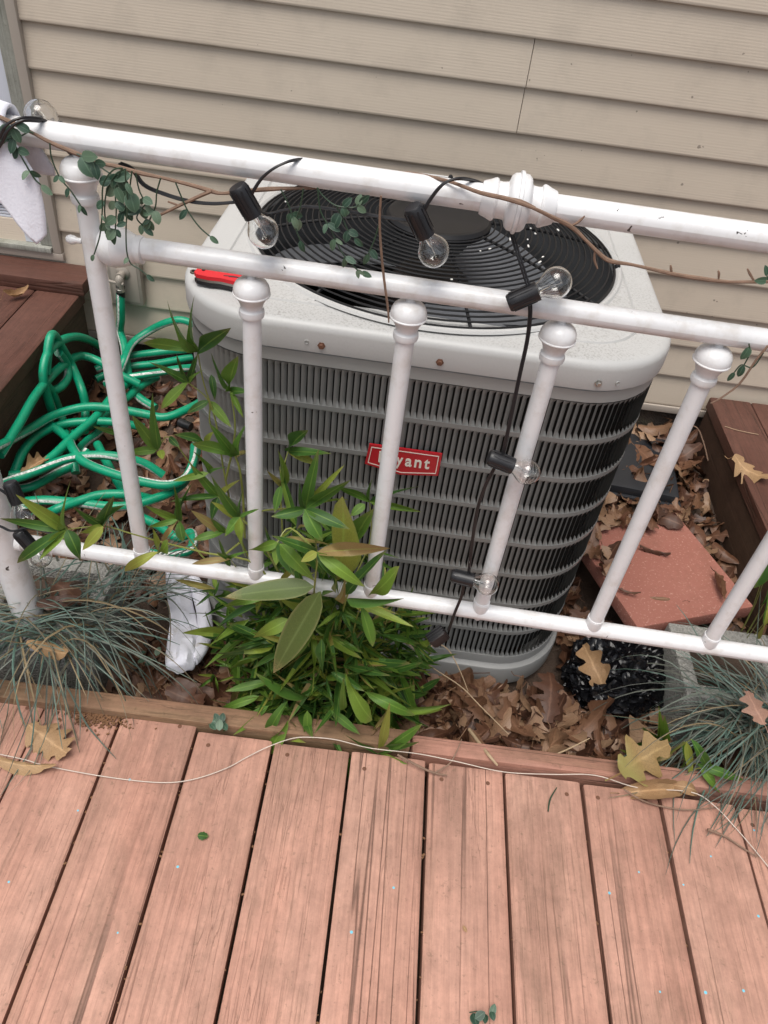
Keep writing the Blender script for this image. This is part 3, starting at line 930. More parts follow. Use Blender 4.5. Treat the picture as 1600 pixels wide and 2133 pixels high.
def spindle(s, ztop, zr):
    o = MB().tube([(s, 0, 0.318), (s, 0, ztop)], 0.0124, 22, spline=False).build('spindle', 'white', rail)
    finial(s, zr).build('finial', 'white', o)
    MB().lathe([(0.0124, 0.3290), (0.0136, 0.3286), (0.0137, 0.3276), (0.0130, 0.3268), (0.0138, 0.3258), (0.0138, 0.3085), (0.0124, 0.304)], 22, at((s, 0, 0))).build('collar', 'white', o)
    MB().lathe([(0.004, 0.2868), (0.0058, 0.2855), (0.0052, 0.281), (0.0025, 0.2785), (0, 0.2785)], 12, at((s, 0, 0))).build('bolt_cap', 'white', o)
spindle(-0.387, 0.915, 0.9415)
for s in (-0.190, 0.0085, 0.1960, 0.3895, 0.5865, 0.784):
    spindle(s, 0.80, 0.8255)
# bedpost standing in the left block
p = MB().tube([(-0.632, 0.0, 0.02), (-0.632, 0.0, 1.02)], 0.0265, 26, spline=False).build('bedpost', 'white', rail)
MB().lathe([(0.0142, 0), (0.0165, 0), (0.0165, 0.010), (0.0142, 0.012)], 22, Matrix.Translation((-0.606, 0, 0.300)) @ XR).build('collar', 'white', p)
p = MB().tube([(0.985, 0.0, 0.02), (0.985, 0.0, 1.02)], 0.0265, 26, spline=False).build('bedpost', 'white', rail)

# ---------------------------------------------------------------- cinder blocks
def block(name, x0, x1, y0, y1, z0, z1, label):
    t = thing(name, ((x0 + x1) / 2, (y0 + y1) / 2, z0), label, 'cinder block', 'cinder blocks used as planters')
    bm = MB()
    hx, hy, h = (x1 - x0) / 2, (y1 - y0) / 2, z1 - z0
    w = 0.032
    def rect(xa, xb, ya, yb, z): return [V((xa, ya, z)), V((xb, ya, z)), V((xb, yb, z)), V((xa, yb, z))]
    bm.box((-hx, -hy, 0), (hx, -hy + w, h), 0.005)
    bm.box((-hx, hy - w, 0), (hx, hy, h), 0.005)
    for xa, xb in ((-hx + 0.0005, -hx + w), (-w / 2, w / 2), (hx - w, hx - 0.0005)):
        bm.box((xa, -hy + w - 0.006, 0.001), (xb, hy - w + 0.006, h - 0.0015), 0.004)
    bm.build('block_shell', 'concrete', t)
    MB().box((-hx + w, -hy + w, 0.01), (hx - w, hy - w, h - 0.03)).build('soil_fill', 'soil', t)
    return t
block('cinder_block', -0.915, -0.513, 0.865, 1.055, -0.12, 0.085, 'grey cinder block under the grass tuft at the left end of the railing')
block('cinder_block', 0.664, 1.064, 0.932, 1.122, -0.15, 0.05, 'grey cinder block with open cells beside the black bag at right')

# ---------------------------------------------------------------- paver, bag, tray
pv = thing('paver', (0.686, 1.32, 0.0), 'square red terracotta paver stone lying on the black bag', 'paver', rz=radians(27))
m = MB().box((-0.156, -0.166, -0.006), (0.156, 0.166, 0.030), 0.004)
m.build('paver_stone', 'paver', pv)
pv.rotation_euler = (radians(-0.8), radians(0.5), radians(21))

bagm = MB()
bm = bmesh.new()
bmesh.ops.create_icosphere(bm, subdivisions=6, radius=1)
for w in bm.verts:
    p = w.co.copy()
    q = V((p.x * 0.125, p.y * 0.10, p.z * 0.060))
    r1 = noise.ridged_multi_fractal(V((p.x * 1.5, p.y * 1.9, p.z * 1.2)) + V((3, 1, 0)), 0.9, 2.3, 4, 0.9, 1.6)
    r2 = abs(noise.noise(V((p.x * 8, p.y * 14, p.z * 9)) + V((1, 7, 2))))
    w.co = q + p * (0.022 * noise.noise(p * 1.8) - 0.004 * (r1 - 1.0) + 0.014 * (0.25 - r2)) + noise.noise_vector(V((p.x * 3.5, p.y * 6.5, p.z * 5))) * 0.012 + noise.noise_vector(V((p.x * 9, p.y * 16, p.z * 12))) * 0.0032
    w.co.z = max(w.co.z, -0.055)
bm.verts.index_update()
bagm.add([w.co.copy() for w in bm.verts], [tuple(w.index for w in f.verts) for f in bm.faces])
bm.free()
bag = bagm.build('plastic_bag', 'blackshiny', None, label='crumpled shiny black plastic bag under the red paver', cat='plastic bag')
bag.location = (0.590, 1.062, -0.068)
bag.rotation_euler = (0, 0, 0.3)

tr = thing('plastic_tray', (0.765, 1.80, gz(0.76, 1.8) + 0.012), 'upturned black plastic tray among leaves by the wall', 'tray', rz=radians(-6))
MB().box((-0.115, -0.13, 0.0), (0.085, 0.15, 0.035), 0.012).build('tray_base', 'tray', tr)
MB().box((-0.125, -0.14, 0.0), (0.095, 0.16, 0.010), 0.003).build('tray_rim', 'tray', tr)
MB().box((-0.01, -0.05, 0.034), (0.045, -0.042, 0.038), 0.001).build('tray_rib', 'tray', tr)

# ---------------------------------------------------------------- garden hose
hz = thing('garden_hose', (-0.62, 1.45, -0.02), 'green garden hose with white stripe heaped in loose coils by left deck', 'hose')
HO = V((-0.62, 1.45, -0.02))
hm = MB()
HP = [
 [(-0.872,1.311,0.1175),(-0.872,1.4187,0.13),(-0.872,1.5218,0.1441),(-0.872,1.6526,0.1357),(-0.872,1.7857,0.0974),(-0.823,1.793,0.085),(-0.7739,1.7792,0.065),(-0.71,1.7794,0.035)],
 [(-0.872,1.5905,0.1597),(-0.872,1.6382,0.2218),(-0.872,1.6714,0.2279),(-0.872,1.7008,0.1706),(-0.8669,1.7236,0.105),(-0.8242,1.6659,0.075),(-0.8111,1.641,0.035),(-0.793,1.572,0.005)],
 [(-0.872,1.5801,0.0488),(-0.872,1.5708,0.1436),(-0.872,1.5918,0.1869),(-0.872,1.6386,0.2037),(-0.872,1.7241,0.1859),(-0.872,1.8207,0.1362),(-0.864,1.9144,0.055),(-0.7859,1.8809,0.025)],
 [(-0.872,1.676,0.1721),(-0.872,1.7043,0.1219),(-0.8651,1.6841,0.095),(-0.8634,1.6373,0.095),(-0.872,1.6008,0.1054),(-0.872,1.5799,0.1378)],
 [(-0.872,1.5997,0.1032),(-0.868,1.6118,0.015),(-0.8137,1.5117,0.015),(-0.7784,1.4584,0.015),(-0.7595,1.4191,-0.005)],
 [(-0.872,1.2814,0.1514),(-0.872,1.4516,0.0877),(-0.8558,1.5474,0.065),(-0.7951,1.6006,0.065),(-0.7233,1.6125,0.065),(-0.6384,1.6051,0.065),(-0.5806,1.6027,0.065),(-0.5316,1.6563,0.065),(-0.5122,1.7521,0.035)],
 [(-0.872,1.3132,0.0257),(-0.872,1.3513,0.0391),(-0.872,1.4085,0.0566),(-0.872,1.4923,0.043),(-0.8394,1.5548,0.035),(-0.78,1.581,0.035),(-0.7079,1.5926,0.035),(-0.6462,1.6122,0.015)],
 [(-0.872,1.2588,0.0643),(-0.8536,1.2997,0.055),(-0.8181,1.3355,0.055),(-0.7627,1.3989,0.055),(-0.7024,1.4269,0.055),(-0.6445,1.4313,0.055),(-0.5908,1.4427,0.035),(-0.5449,1.441,0.005)],
 [(-0.872,1.324,0.0466),(-0.8346,1.3426,0.045),(-0.8059,1.4141,0.045),(-0.789,1.4933,0.045),(-0.7636,1.5924,0.045),(-0.7514,1.7053,0.045),(-0.7484,1.8272,0.015)],
 [(-0.872,1.5459,0.0423),(-0.8067,1.5029,0.035),(-0.7641,1.4392,0.055),(-0.7207,1.3963,0.055),(-0.6466,1.3686,0.055),(-0.56,1.3516,0.055),(-0.5025,1.3523,0.055),(-0.4703,1.3823,0.055),(-0.4666,1.4432,0.055),(-0.4962,1.5588,0.015)],
 [(-0.8419,1.2653,0.015),(-0.7771,1.2768,0.025),(-0.7116,1.2827,0.025),(-0.6004,1.2888,0.025),(-0.5238,1.3367,0.025),(-0.4834,1.3917,0.025),(-0.4754,1.4595,0.025),(-0.4889,1.5525,0.005)],
 [(-0.768,1.245,0.005),(-0.7285,1.2445,0.035),(-0.6914,1.2787,0.035),(-0.6515,1.309,0.035),(-0.5931,1.3222,0.035),(-0.5412,1.3491,0.005)],
 [(-0.787,1.8179,0.015),(-0.7698,1.8397,0.065),(-0.7777,1.9359,0.065),(-0.741,1.985,0.0846),(-0.68,1.985,0.1235),(-0.6293,1.985,0.1355),(-0.5669,1.985,0.1099)],
 [(-0.8686,1.8666,0.005),(-0.7984,1.9187,0.025),(-0.7266,1.9647,0.025),(-0.6291,1.985,0.0408),(-0.555,1.985,0.0633)],
 [(-0.8512,1.8183,0.005),(-0.7845,1.8816,0.015),(-0.7016,1.9265,0.015),(-0.6161,1.9842,0.015)],
 [(-0.8172,1.8008,0.005),(-0.7478,1.8032,0.035),(-0.6764,1.849,0.035),(-0.6231,1.8832,0.035),(-0.5743,1.936,0.015)],
 [(-0.8198,1.5554,0.005),(-0.7793,1.6189,0.005),(-0.7403,1.7443,0.005),(-0.7141,1.8254,0.005),(-0.6886,1.8706,0.005)],
 [(-0.5649,1.3054,-0.015),(-0.5112,1.2815,-0.015),(-0.4564,1.2501,-0.015),(-0.4302,1.2714,-0.015),(-0.4155,1.2333,-0.015),(-0.4276,1.2072,-0.015),(-0.4727,1.1898,-0.015),(-0.5174,1.1911,-0.015)],
 [(-0.792,1.4738,-0.015),(-0.7881,1.5466,-0.015),(-0.7729,1.5928,-0.015),(-0.7609,1.6511,-0.015)],
 [(-0.7492,1.5417,-0.005),(-0.6947,1.4655,-0.005),(-0.629,1.3796,-0.005),(-0.5792,1.3177,-0.005)],
 [(-0.8684,1.3205,0.005),(-0.8314,1.3423,0.005),(-0.7958,1.3995,0.005),(-0.765,1.4443,0.005),(-0.7595,1.4953,0.005)],
]
for i, path in enumerate(HP):
    hm.tube([V(p) - HO for p in path], 0.0112, 14, 8, twist=2.0 + (i % 4) * 1.1, phase=i * 2.4)
fp = [(-0.801,1.96,0.2087),(-0.8032,1.955,0.1692),(-0.8103,1.96,0.1274),(-0.8227,1.97,0.081)]
hm.tube([V(p) - HO for p in fp] + [V((-0.80, 1.93, 0.06)) - HO, V((-0.74, 1.80, 0.0)) - HO, V((-0.66, 1.75, -0.02)) - HO], 0.0122, 14, 8, twist=1.0)
hm.build('hose_coils', 'hose', hz)
MB().tube([V(p) - HO for p in [(-0.5673,1.673,0),(-0.5518,1.6651,0),(-0.5327,1.658,0)]], 0.013, 12, spline=False).build('coupling', 'black', hz)
MB().tube([V(p) - HO for p in [(-0.7979,1.96,0.2326),(-0.8008,1.96,0.1999)]], 0.0125, 12, spline=False).build('coupling', 'black', hz)

# faucet
fa = thing('faucet', (-0.795, 1.998, 0.262), 'painted outdoor faucet on a square mounting plate above the hose', 'faucet')
MB().box((-0.045, -0.012, -0.098), (0.048, 0.016, 0.085), 0.004).build('mounting_plate', 'faucet', fa)
MB().box((-0.036, -0.0135, -0.088), (0.039, -0.0115, 0.075), 0.001).build('plate_face', 'jchan', fa)
YR = Matrix.Rotation(pi / 2, 4, 'X')
MB().lathe([(0, 0), (0.019, 0), (0.020, 0.003), (0.016, 0.006), (0.010, 0.008), (0.010, 0.02), (0.0115, 0.022), (0.0115, 0.034), (0.0, 0.034)], 20, Matrix.Translation((0, -0.013, 0)) @ YR).build('escutcheon', 'faucet', fa)
MB().tube([(0, -0.035, 0.002), (0.0, -0.045, -0.006), (-0.001, -0.046, -0.018), (-0.001, -0.045, -0.034)], [0.011, 0.0115, 0.011, 0.0105], 14).build('spout', 'faucet', fa)
MB().lathe([(0, 0), (0.0125, 0), (0.0125, 0.008), (0.009, 0.010), (0.009, 0.014), (0.012, 0.015), (0.012, 0.022), (0, 0.022)], 8, at((-0.002, -0.045, -0.042))).build('collar', 'steel', fa)
MB().tube([(-0.03, -0.050, -0.012), (-0.012, -0.050, -0.014), (0.012, -0.050, -0.016)], [0.005, 0.0035, 0.005], 8).build('handle', 'faucet', fa)

# ---------------------------------------------------------------- leaf meshes
def oak_mesh(name, mat, seed, lobed=True, curl=0.25, rows=14):
    rs = random.Random(seed)
    mb = MB()
    nl = rs.choice([3, 3, 4])
    ph = rs.uniform(-0.2, 0.2)
    c1, c2, tw = rs.uniform(-curl, curl), rs.uniform(0.1, curl * 1.5) * rs.choice([-1, 1]), rs.uniform(-0.6, 0.6)
    cols = [-1, -0.55, 0, 0.55, 1]
    def wid(t, side=1):
        env = sin(pi * min(1, (t * 0.93 + 0.03)) ** 0.85) ** 0.75
        if not lobed: return 0.24 * env * (1 + 0.25 * noise.noise(V((t * 7, side * 3, seed))))
        l = 0.5 + 0.5 * cos(2 * pi * (t * nl + ph + 0.16 * side + 0.10 * noise.noise(V((t * 3, side * 2.0, seed)))))
        dp = 0.62 + 0.3 * noise.noise(V((t * 4.3, side * 5.0, seed * 2.1)))
        return 0.36 * env * (1 - dp + dp * l)
    def P(t, c):
        side = 1 if c > 0 else -1
        w = wid(min(1, max(0, t + (0.03 * side if lobed else 0))), side)
        x = c * w
        y = t + (0.10 * abs(c) * w / 0.36 if lobed else 0)
        z = 0.05 * abs(c) * noise.noise(V((t * 9, side * 4, seed))) + c2 * (x * x) * 3.2 + c1 * (t - 0.5) ** 2 * 2 + tw * x * (t - 0.5) + 0.035 * noise.noise(V((x * 6 + seed, y * 5, seed * 1.7)))
        a = c2 * x
        return V((x * (1 - abs(a) * 0.8), y, z))
    mb.grid(lambda u, v: P(u, cols[round(v * 4)]), rows, 4)
    mb.uv = mb.uv
    st = [(0, -0.22, 0.05 * rs.uniform(-1, 1)), (0.01, -0.1, 0.01), P(0.02, 0)]
    o = len(mb.v)
    mb.tube(st, [0.009, 0.008, 0.011], 4, 2)
    return mb.mesh(name, mat)
OAK = [oak_mesh('fallen_leaf', 'oak', i * 3 + 1, i % 2 == 0, 0.9) for i in range(9)]
def flat_leaf_mesh(name, mat, droop, fold, rows=8, cols=2, kind='lance', wave=0.0, twist=0.0):
    mb = MB()
    def f(u, v):
        c = v * 2 - 1
        if kind == 'lance': w = 1.34 * (u ** 0.58) * ((1 - u) ** 0.92) if 0 < u < 1 else 0.012
        else: w = 0.5 * (sin(pi * u ** 0.85) ** 0.6) if 0 < u < 1 else 0.02
        x = c * w
        return V((x, u, 0)) if False else V((x, u, -droop * (u - u * u) * -1.0 + 0.0))
    def g(u, v):
        p = f(u, v)
        c = v * 2 - 1
        p.z += fold * abs(p.x) + wave * sin(u * 9) * p.x
        a = twist * (u - 0.3)
        p = V((p.x * cos(a), p.y, p.z + p.x * sin(a)))
        return p
    mb.grid(g, rows, cols)
    return mb.mesh(name, mat)
BAM = [flat_leaf_mesh('leaf', 'bamboo', d, f, wave=w, twist=tw_) for d, f, w, tw_ in ((0.10, 0.10, 0.0, 0.4), (0.20, 0.2, 0.05, -0.8), (0.05, 0.06, -0.04, 0.1), (0.32, 0.12, 0.04, 1.1), (0.15, 0.3, 0.0, -0.3), (0.42, 0.15, -0.05, 0.6))]
BIG = flat_leaf_mesh('leaf', 'bigleaf', 0.10, 0.03, 10, 4, wave=0.02)
EUC = [flat_leaf_mesh('leaf', 'euca', d, f, 6, 2, 'oval') for d, f in ((0.18, 0.10), (0.3, 0.16), (0.1, 0.05))]

# ---------------------------------------------------------------- bamboo plant in front of the unit
BX, BY = 0.06, 0.93
bp = thing('bamboo_plant', (BX, BY, -0.11), 'leafy dwarf bamboo growing through the railing before the grey unit', 'plant')
BO = V((BX, BY, -0.11))
LEAVES = [((-0.2859,0.95,0.6845),(-0.3169,0.93,0.7715),0.0202,0),
 ((-0.2859,0.95,0.6845),(-0.2788,0.93,0.7845),0.0167,0),
 ((-0.2859,0.95,0.6845),(-0.2311,0.93,0.742),0.0231,0),
 ((-0.2859,0.95,0.6845),(-0.3575,0.93,0.7002),0.0158,0),
 ((-0.3038,0.95,0.6293),(-0.3525,0.93,0.6697),0.0155,0),
 ((-0.3038,0.95,0.6293),(-0.3107,0.93,0.6885),0.0133,0),
 ((-0.3048,0.96,0.6228),(-0.2831,0.94,0.6867),0.0141,0),
 ((-0.3006,0.94,0.6362),(-0.3385,0.92,0.5966),0.0193,0),
 ((-0.3038,0.95,0.6293),(-0.2726,0.93,0.6688),0.0099,0),
 ((-0.243,0.96,0.6168),(-0.2634,0.94,0.692),0.0156,0),
 ((-0.243,0.96,0.6168),(-0.2247,0.94,0.6923),0.0142,0),
 ((-0.243,0.96,0.6168),(-0.2091,0.94,0.6333),0.0159,0),
 ((-0.2404,0.95,0.6237),(-0.2172,0.93,0.5929),0.0108,0),
 ((-0.2743,0.95,0.6011),(-0.3028,0.93,0.5883),0.0146,0),
 ((-0.2772,0.96,0.594),(-0.2387,0.94,0.5644),0.0178,0),
 ((-0.271,0.96,0.6423),(-0.2619,0.94,0.6097),0.0130,0),
 ((-0.3544,0.93,0.5091),(-0.3448,0.91,0.6313),0.0211,0),
 ((-0.3544,0.93,0.5091),(-0.3806,0.91,0.5856),0.0236,0),
 ((-0.356,0.93,0.5089),(-0.3986,0.91,0.5116),0.0166,0),
 ((-0.3483,0.92,0.5178),(-0.338,0.9,0.516),0.0149,0),
 ((-0.4216,0.95,0.5139),(-0.4534,0.93,0.5393),0.0106,0),
 ((-0.3351,0.93,0.5378),(-0.3131,0.91,0.5358),0.0126,0),
 ((-0.2344,0.94,0.5083),(-0.2677,0.92,0.5831),0.0194,0),
 ((-0.2344,0.94,0.5083),(-0.2078,0.92,0.5944),0.0208,0),
 ((-0.2344,0.94,0.5083),(-0.2963,0.92,0.5385),0.0181,0),
 ((-0.2369,0.95,0.5001),(-0.205,0.93,0.5305),0.0168,0),
 ((-0.2812,0.94,0.5249),(-0.3228,0.92,0.5518),0.0142,0),
 ((-0.2826,0.95,0.5171),(-0.2641,0.93,0.5584),0.0181,0),
 ((-0.276,0.93,0.4748),(-0.3295,0.91,0.4652),0.0139,0),
 ((-0.276,0.93,0.4748),(-0.2413,0.91,0.5086),0.0092,0),
 ((-0.278,0.95,0.4581),(-0.299,0.93,0.5152),0.0139,0),
 ((-0.2655,0.94,0.4161),(-0.3028,0.92,0.4982),0.0188,0),
 ((-0.2627,0.93,0.4253),(-0.3382,0.91,0.4193),0.0135,0),
 ((-0.2627,0.93,0.4253),(-0.2718,0.91,0.3853),0.0200,0),
 ((-0.2683,0.95,0.4069),(-0.2256,0.93,0.468),0.0175,0),
 ((-0.2204,0.9,0.4145),(-0.2577,0.88,0.5139),0.0243,0),
 ((-0.2253,0.92,0.3953),(-0.2665,0.9,0.4404),0.0174,0),
 ((-0.2155,0.88,0.4337),(-0.2366,0.86,0.4051),0.0208,0),
 ((-0.213,0.87,0.4433),(-0.201,0.85,0.3752),0.0177,0),
 ((-0.2204,0.9,0.4145),(-0.2078,0.88,0.5),0.0099,0),
 ((-0.2106,0.86,0.453),(-0.1759,0.84,0.4942),0.0089,0),
 ((-0.3324,0.92,0.3699),(-0.3785,0.9,0.4138),0.0160,0),
 ((-0.3324,0.92,0.3699),(-0.3251,0.9,0.4663),0.0134,0),
 ((-0.336,0.93,0.36),(-0.2978,0.91,0.4665),0.0175,0),
 ((-0.3179,0.88,0.4095),(-0.3424,0.86,0.3697),0.0094,0),
 ((-0.3179,0.88,0.4095),(-0.3607,0.86,0.4046),0.0124,0),
 ((-0.3213,0.9,0.3882),(-0.3122,0.88,0.3611),0.0191,0),
 ((-0.4745,0.82,0.4171),(-0.5261,0.8,0.4982),0.0246,0),
 ((-0.4687,0.81,0.4277),(-0.5553,0.79,0.4542),0.0189,0),
 ((-0.4729,0.82,0.4174),(-0.4373,0.8,0.5425),0.0122,0),
 ((-0.4629,0.8,0.4382),(-0.5438,0.78,0.3702),0.0199,0),
 ((-0.4629,0.8,0.4382),(-0.5064,0.78,0.3846),0.0191,0),
 ((-0.4614,0.8,0.4384),(-0.4404,0.78,0.3967),0.0264,0),
 ((-0.4192,0.83,0.4247),(-0.4494,0.81,0.4788),0.0161,0),
 ((-0.4192,0.83,0.4247),(-0.3839,0.81,0.511),0.0123,0),
 ((-0.4242,0.84,0.4144),(-0.3742,0.82,0.4857),0.0118,0),
 ((-0.404,0.8,0.4556),(-0.4338,0.78,0.4189),0.0188,0),
 ((-0.4141,0.82,0.435),(-0.4438,0.8,0.4345),0.0162,0),
 ((-0.3288,0.81,0.4035),(-0.3789,0.79,0.3716),0.0165,0),
 ((-0.341,0.84,0.371),(-0.3367,0.82,0.4446),0.0106,0),
 ((-0.3451,0.85,0.3602),(-0.3188,0.83,0.4121),0.0123,0),
 ((-0.2581,0.93,0.3428),(-0.3043,0.91,0.4059),0.0195,0),
 ((-0.2553,0.92,0.3529),(-0.3024,0.9,0.3467),0.0172,0),
 ((-0.2539,0.93,0.3436),(-0.2714,0.91,0.3931),0.0147,0),
 ((-0.2184,0.82,0.3972),(-0.274,0.8,0.3969),0.0128,0),
 ((-0.2211,0.83,0.3865),(-0.2362,0.81,0.4203),0.0105,0),
 ((-0.2211,0.83,0.3865),(-0.1853,0.81,0.4317),0.0098,0),
 ((-0.227,0.85,0.3477),(-0.2383,0.83,0.4318),0.0108,0),
 ((-0.1113,0.88,0.4694),(-0.0932,0.86,0.6061),0.0238,0),
 ((-0.11,0.87,0.4787),(-0.0434,0.85,0.5651),0.0195,0),
 ((-0.1126,0.89,0.4602),(-0.0549,0.87,0.5761),0.0154,0),
 ((-0.1088,0.86,0.4879),(-0.1164,0.84,0.5612),0.0143,0),
 ((-0.1037,0.82,0.5247),(-0.0356,0.8,0.5147),0.0217,0),
 ((-0.1037,0.82,0.5247),(-0.0735,0.8,0.4833),0.0269,0),
 ((-0.11,0.87,0.4787),(-0.1595,0.85,0.4721),0.0208,0),
 ((-0.1107,0.9,0.4516),(-0.0458,0.88,0.5009),0.0182,0),
 ((-0.159,0.93,0.469),(-0.1607,0.91,0.555),0.0166,0),
 ((-0.1573,0.92,0.4777),(-0.1758,0.9,0.5208),0.0106,0),
 ((-0.1522,0.89,0.5019),(-0.158,0.87,0.4622),0.0165,0),
 ((-0.1564,0.98,0.4999),(-0.1222,0.96,0.5629),0.0169,0),
 ((-0.1564,0.98,0.4999),(-0.0836,0.96,0.5223),0.0187,0),
 ((-0.1564,0.98,0.4979),(-0.1042,0.96,0.4961),0.0157,0),
 ((-0.08,0.79,0.4688),(0.0256,0.77,0.516),0.0237,0),
 ((-0.079,0.78,0.4791),(-0.0028,0.76,0.4399),0.0226,0),
 ((-0.08,0.79,0.4688),(-0.0439,0.77,0.436),0.0179,0),
 ((-0.081,0.8,0.4586),(-0.1456,0.78,0.5007),0.0184,0),
 ((-0.079,0.78,0.4791),(-0.0991,0.76,0.4757),0.0168,0),
 ((-0.1442,0.82,0.4479),(-0.1844,0.8,0.445),0.0205,0),
 ((-0.1442,0.82,0.4479),(-0.1425,0.8,0.4178),0.0177,0),
 ((-0.141,0.81,0.4584),(-0.1132,0.79,0.4101),0.0249,0),
 ((-0.1371,0.8,0.4669),(-0.08,0.78,0.4163),0.0290,0),
 ((-0.1386,0.84,0.4293),(-0.0618,0.82,0.4576),0.0163,0),
 ((-0.0128,0.92,0.4663),(-0.0123,0.9,0.5307),0.0166,0),
 ((-0.0128,0.92,0.4663),(-0.0643,0.9,0.5063),0.0122,0),
 ((-0.0133,0.95,0.4397),(0.0734,0.93,0.45),0.0143,0),
 ((-0.0134,0.96,0.4309),(0.0659,0.94,0.4964),0.0119,0),
 ((-0.0197,0.9,0.4776),(-0.0396,0.88,0.4665),0.0182,0),
 ((-0.0591,0.86,0.3151),(-0.0518,0.84,0.5396),0.0303,0),
 ((-0.0307,0.88,0.3982),(-0.0049,0.86,0.5058),0.0273,0),
 ((-0.0315,0.8,0.3721),(0.0222,0.78,0.5014),0.0276,0),
 ((0.0062,0.82,0.3568),(0.0451,0.8,0.4503),0.0210,0),
 ((-0.0285,0.78,0.384),(0.0578,0.76,0.4256),0.0205,0),
 ((-0.005,0.77,0.3842),(0.0212,0.75,0.3134),0.0210,0),
 ((-0.007,0.79,0.3652),(0.0815,0.77,0.35),0.0151,0),
 ((-0.0146,0.83,0.3089),(0.0732,0.81,0.3252),0.0190,0),
 ((-0.1188,0.79,0.3053),(-0.1733,0.77,0.272),0.0298,0),
 ((-0.0933,0.82,0.2992),(-0.1537,0.8,0.358),0.0203,0),
 ((-0.0475,0.83,0.3208),(-0.0355,0.81,0.4141),0.0185,0),
 ((-0.0378,0.86,0.3008),(-0.0071,0.84,0.3988),0.0174,0),
 ((-0.1652,0.86,0.2764),(-0.2361,0.84,0.2581),0.0182,0),
 ((-0.1864,0.88,0.2239),(-0.2619,0.86,0.1656),0.0173,0),
 ((-0.2021,0.87,0.1926),(-0.2796,0.85,0.1182),0.0175,0),
 ((-0.0759,0.78,0.3137),(-0.1139,0.76,0.23),0.0283,0),
 ((-0.0626,0.78,0.2792),(-0.0522,0.76,0.2025),0.0208,0),
 ((-0.0424,0.79,0.1766),(0.0199,0.77,0.1613),0.0200,0),
 ((-0.0828,0.8,0.08),(-0.1752,0.78,0.1624),0.0206,0),
 ((-0.0172,0.78,0.1958),(0.0399,0.76,0.0908),0.0219,0),
 ((-0.0129,0.775,0.0898),(-0.0182,0.755,0.2167),0.0167,0),
 ((-0.1125,0.77,0.0406),(-0.1507,0.75,-0.0474),0.0234,0),
 ((-0.0354,0.78,0.074),(0.0224,0.76,0.0389),0.0193,0),
 ((0.0628,0.76,-0.0104),(0.0636,0.74,0.1821),0.0189,0),
 ((0.0636,0.77,-0.0274),(0.1281,0.75,0.1142),0.0194,0),
 ((0.0633,0.765,-0.0206),(0.1299,0.745,0.0642),0.0160,0),
 ((0.0637,0.77,-0.0291),(-0.0055,0.75,0.0488),0.0125,0),
 ((0.0646,0.755,-0.0066),(0.1175,0.735,-0.0002),0.0143,0),
 ((0.0207,0.8,0.1177),(0.1167,0.78,0.0924),0.0226,0),
 ((0.0335,0.84,0.0301),(0.1065,0.82,0.1223),0.0162,0),
 ((0.054,0.88,0.0723),(0.1196,0.86,0.1436),0.0145,0),
 ((-0.1615,0.84,0.0515),(-0.2402,0.82,0.032),0.0201,0),
 ((-0.176,0.82,0.0301),(-0.2508,0.8,-0.0048),0.0201,0),
 ((-0.1538,0.8,0.033),(-0.2148,0.78,-0.0317),0.0218,0),
 ((-0.1165,0.79,0.072),(-0.1481,0.77,-0.0169),0.0215,0),
 ((-0.0797,0.785,0.0564),(-0.0744,0.765,-0.0085),0.0215,0)]
nleaf = 0
def bleaf(b, t, w, me=None):
    global nleaf
    b, t = V(b) - BO, V(t) - BO
    up = V((rnd(-.35, .35), rnd(-1.0, -0.3), rnd(0.5, 1.1)))
    inst('leaf', me or random.choice(BAM), bp, frame(b, t, up, w))
    nleaf += 1
for b, t, w, k in LEAVES: bleaf(b, t, w * 0.84)
for b, t, w, k in [((-0.0805,0.79,0.392),(-0.2156,0.77,0.3652),0.0373,0),
 ((-0.0694,0.78,0.3941),(-0.1379,0.76,0.1953),0.0466,0)]: bleaf(b, t, w, BIG)
# base of the clump: sprays of leaves from nodes inside the mound
extra = MB()
bam_src = [([v.co.copy() for v in me.vertices], [tuple(p.vertices) for p in me.polygons]) for me in BAM]
def leaf_uv(me): return [d.uv.copy() for d in me.uv_layers[0].data]
CL = [(-0.2572,0.95,0.1361),(-0.2215,0.95,0.0472),(-0.2617,0.95,0.0079),(-0.1826,0.95,0.1292),(-0.1472,0.95,0.2577),(-0.0595,0.95,0.2675),(-0.1825,0.95,0.2187),(-0.0979,0.88,0.3973),(-0.0238,0.95,0.3177),(0.0228,0.95,0.1405),(0.0548,0.95,0.1893),(-0.2193,0.95,0.1713),(-0.2028,0.95,-0.0451),(-0.2017,0.95,0.0815),(0.0752,0.95,0.0916),(0.1073,0.95,-0.0134),(-0.1426,0.93,0.1881),(-0.0486,0.92,0.1484),(-0.1178,0.9,0.116),(-0.2371,0.92,-0.0614)]
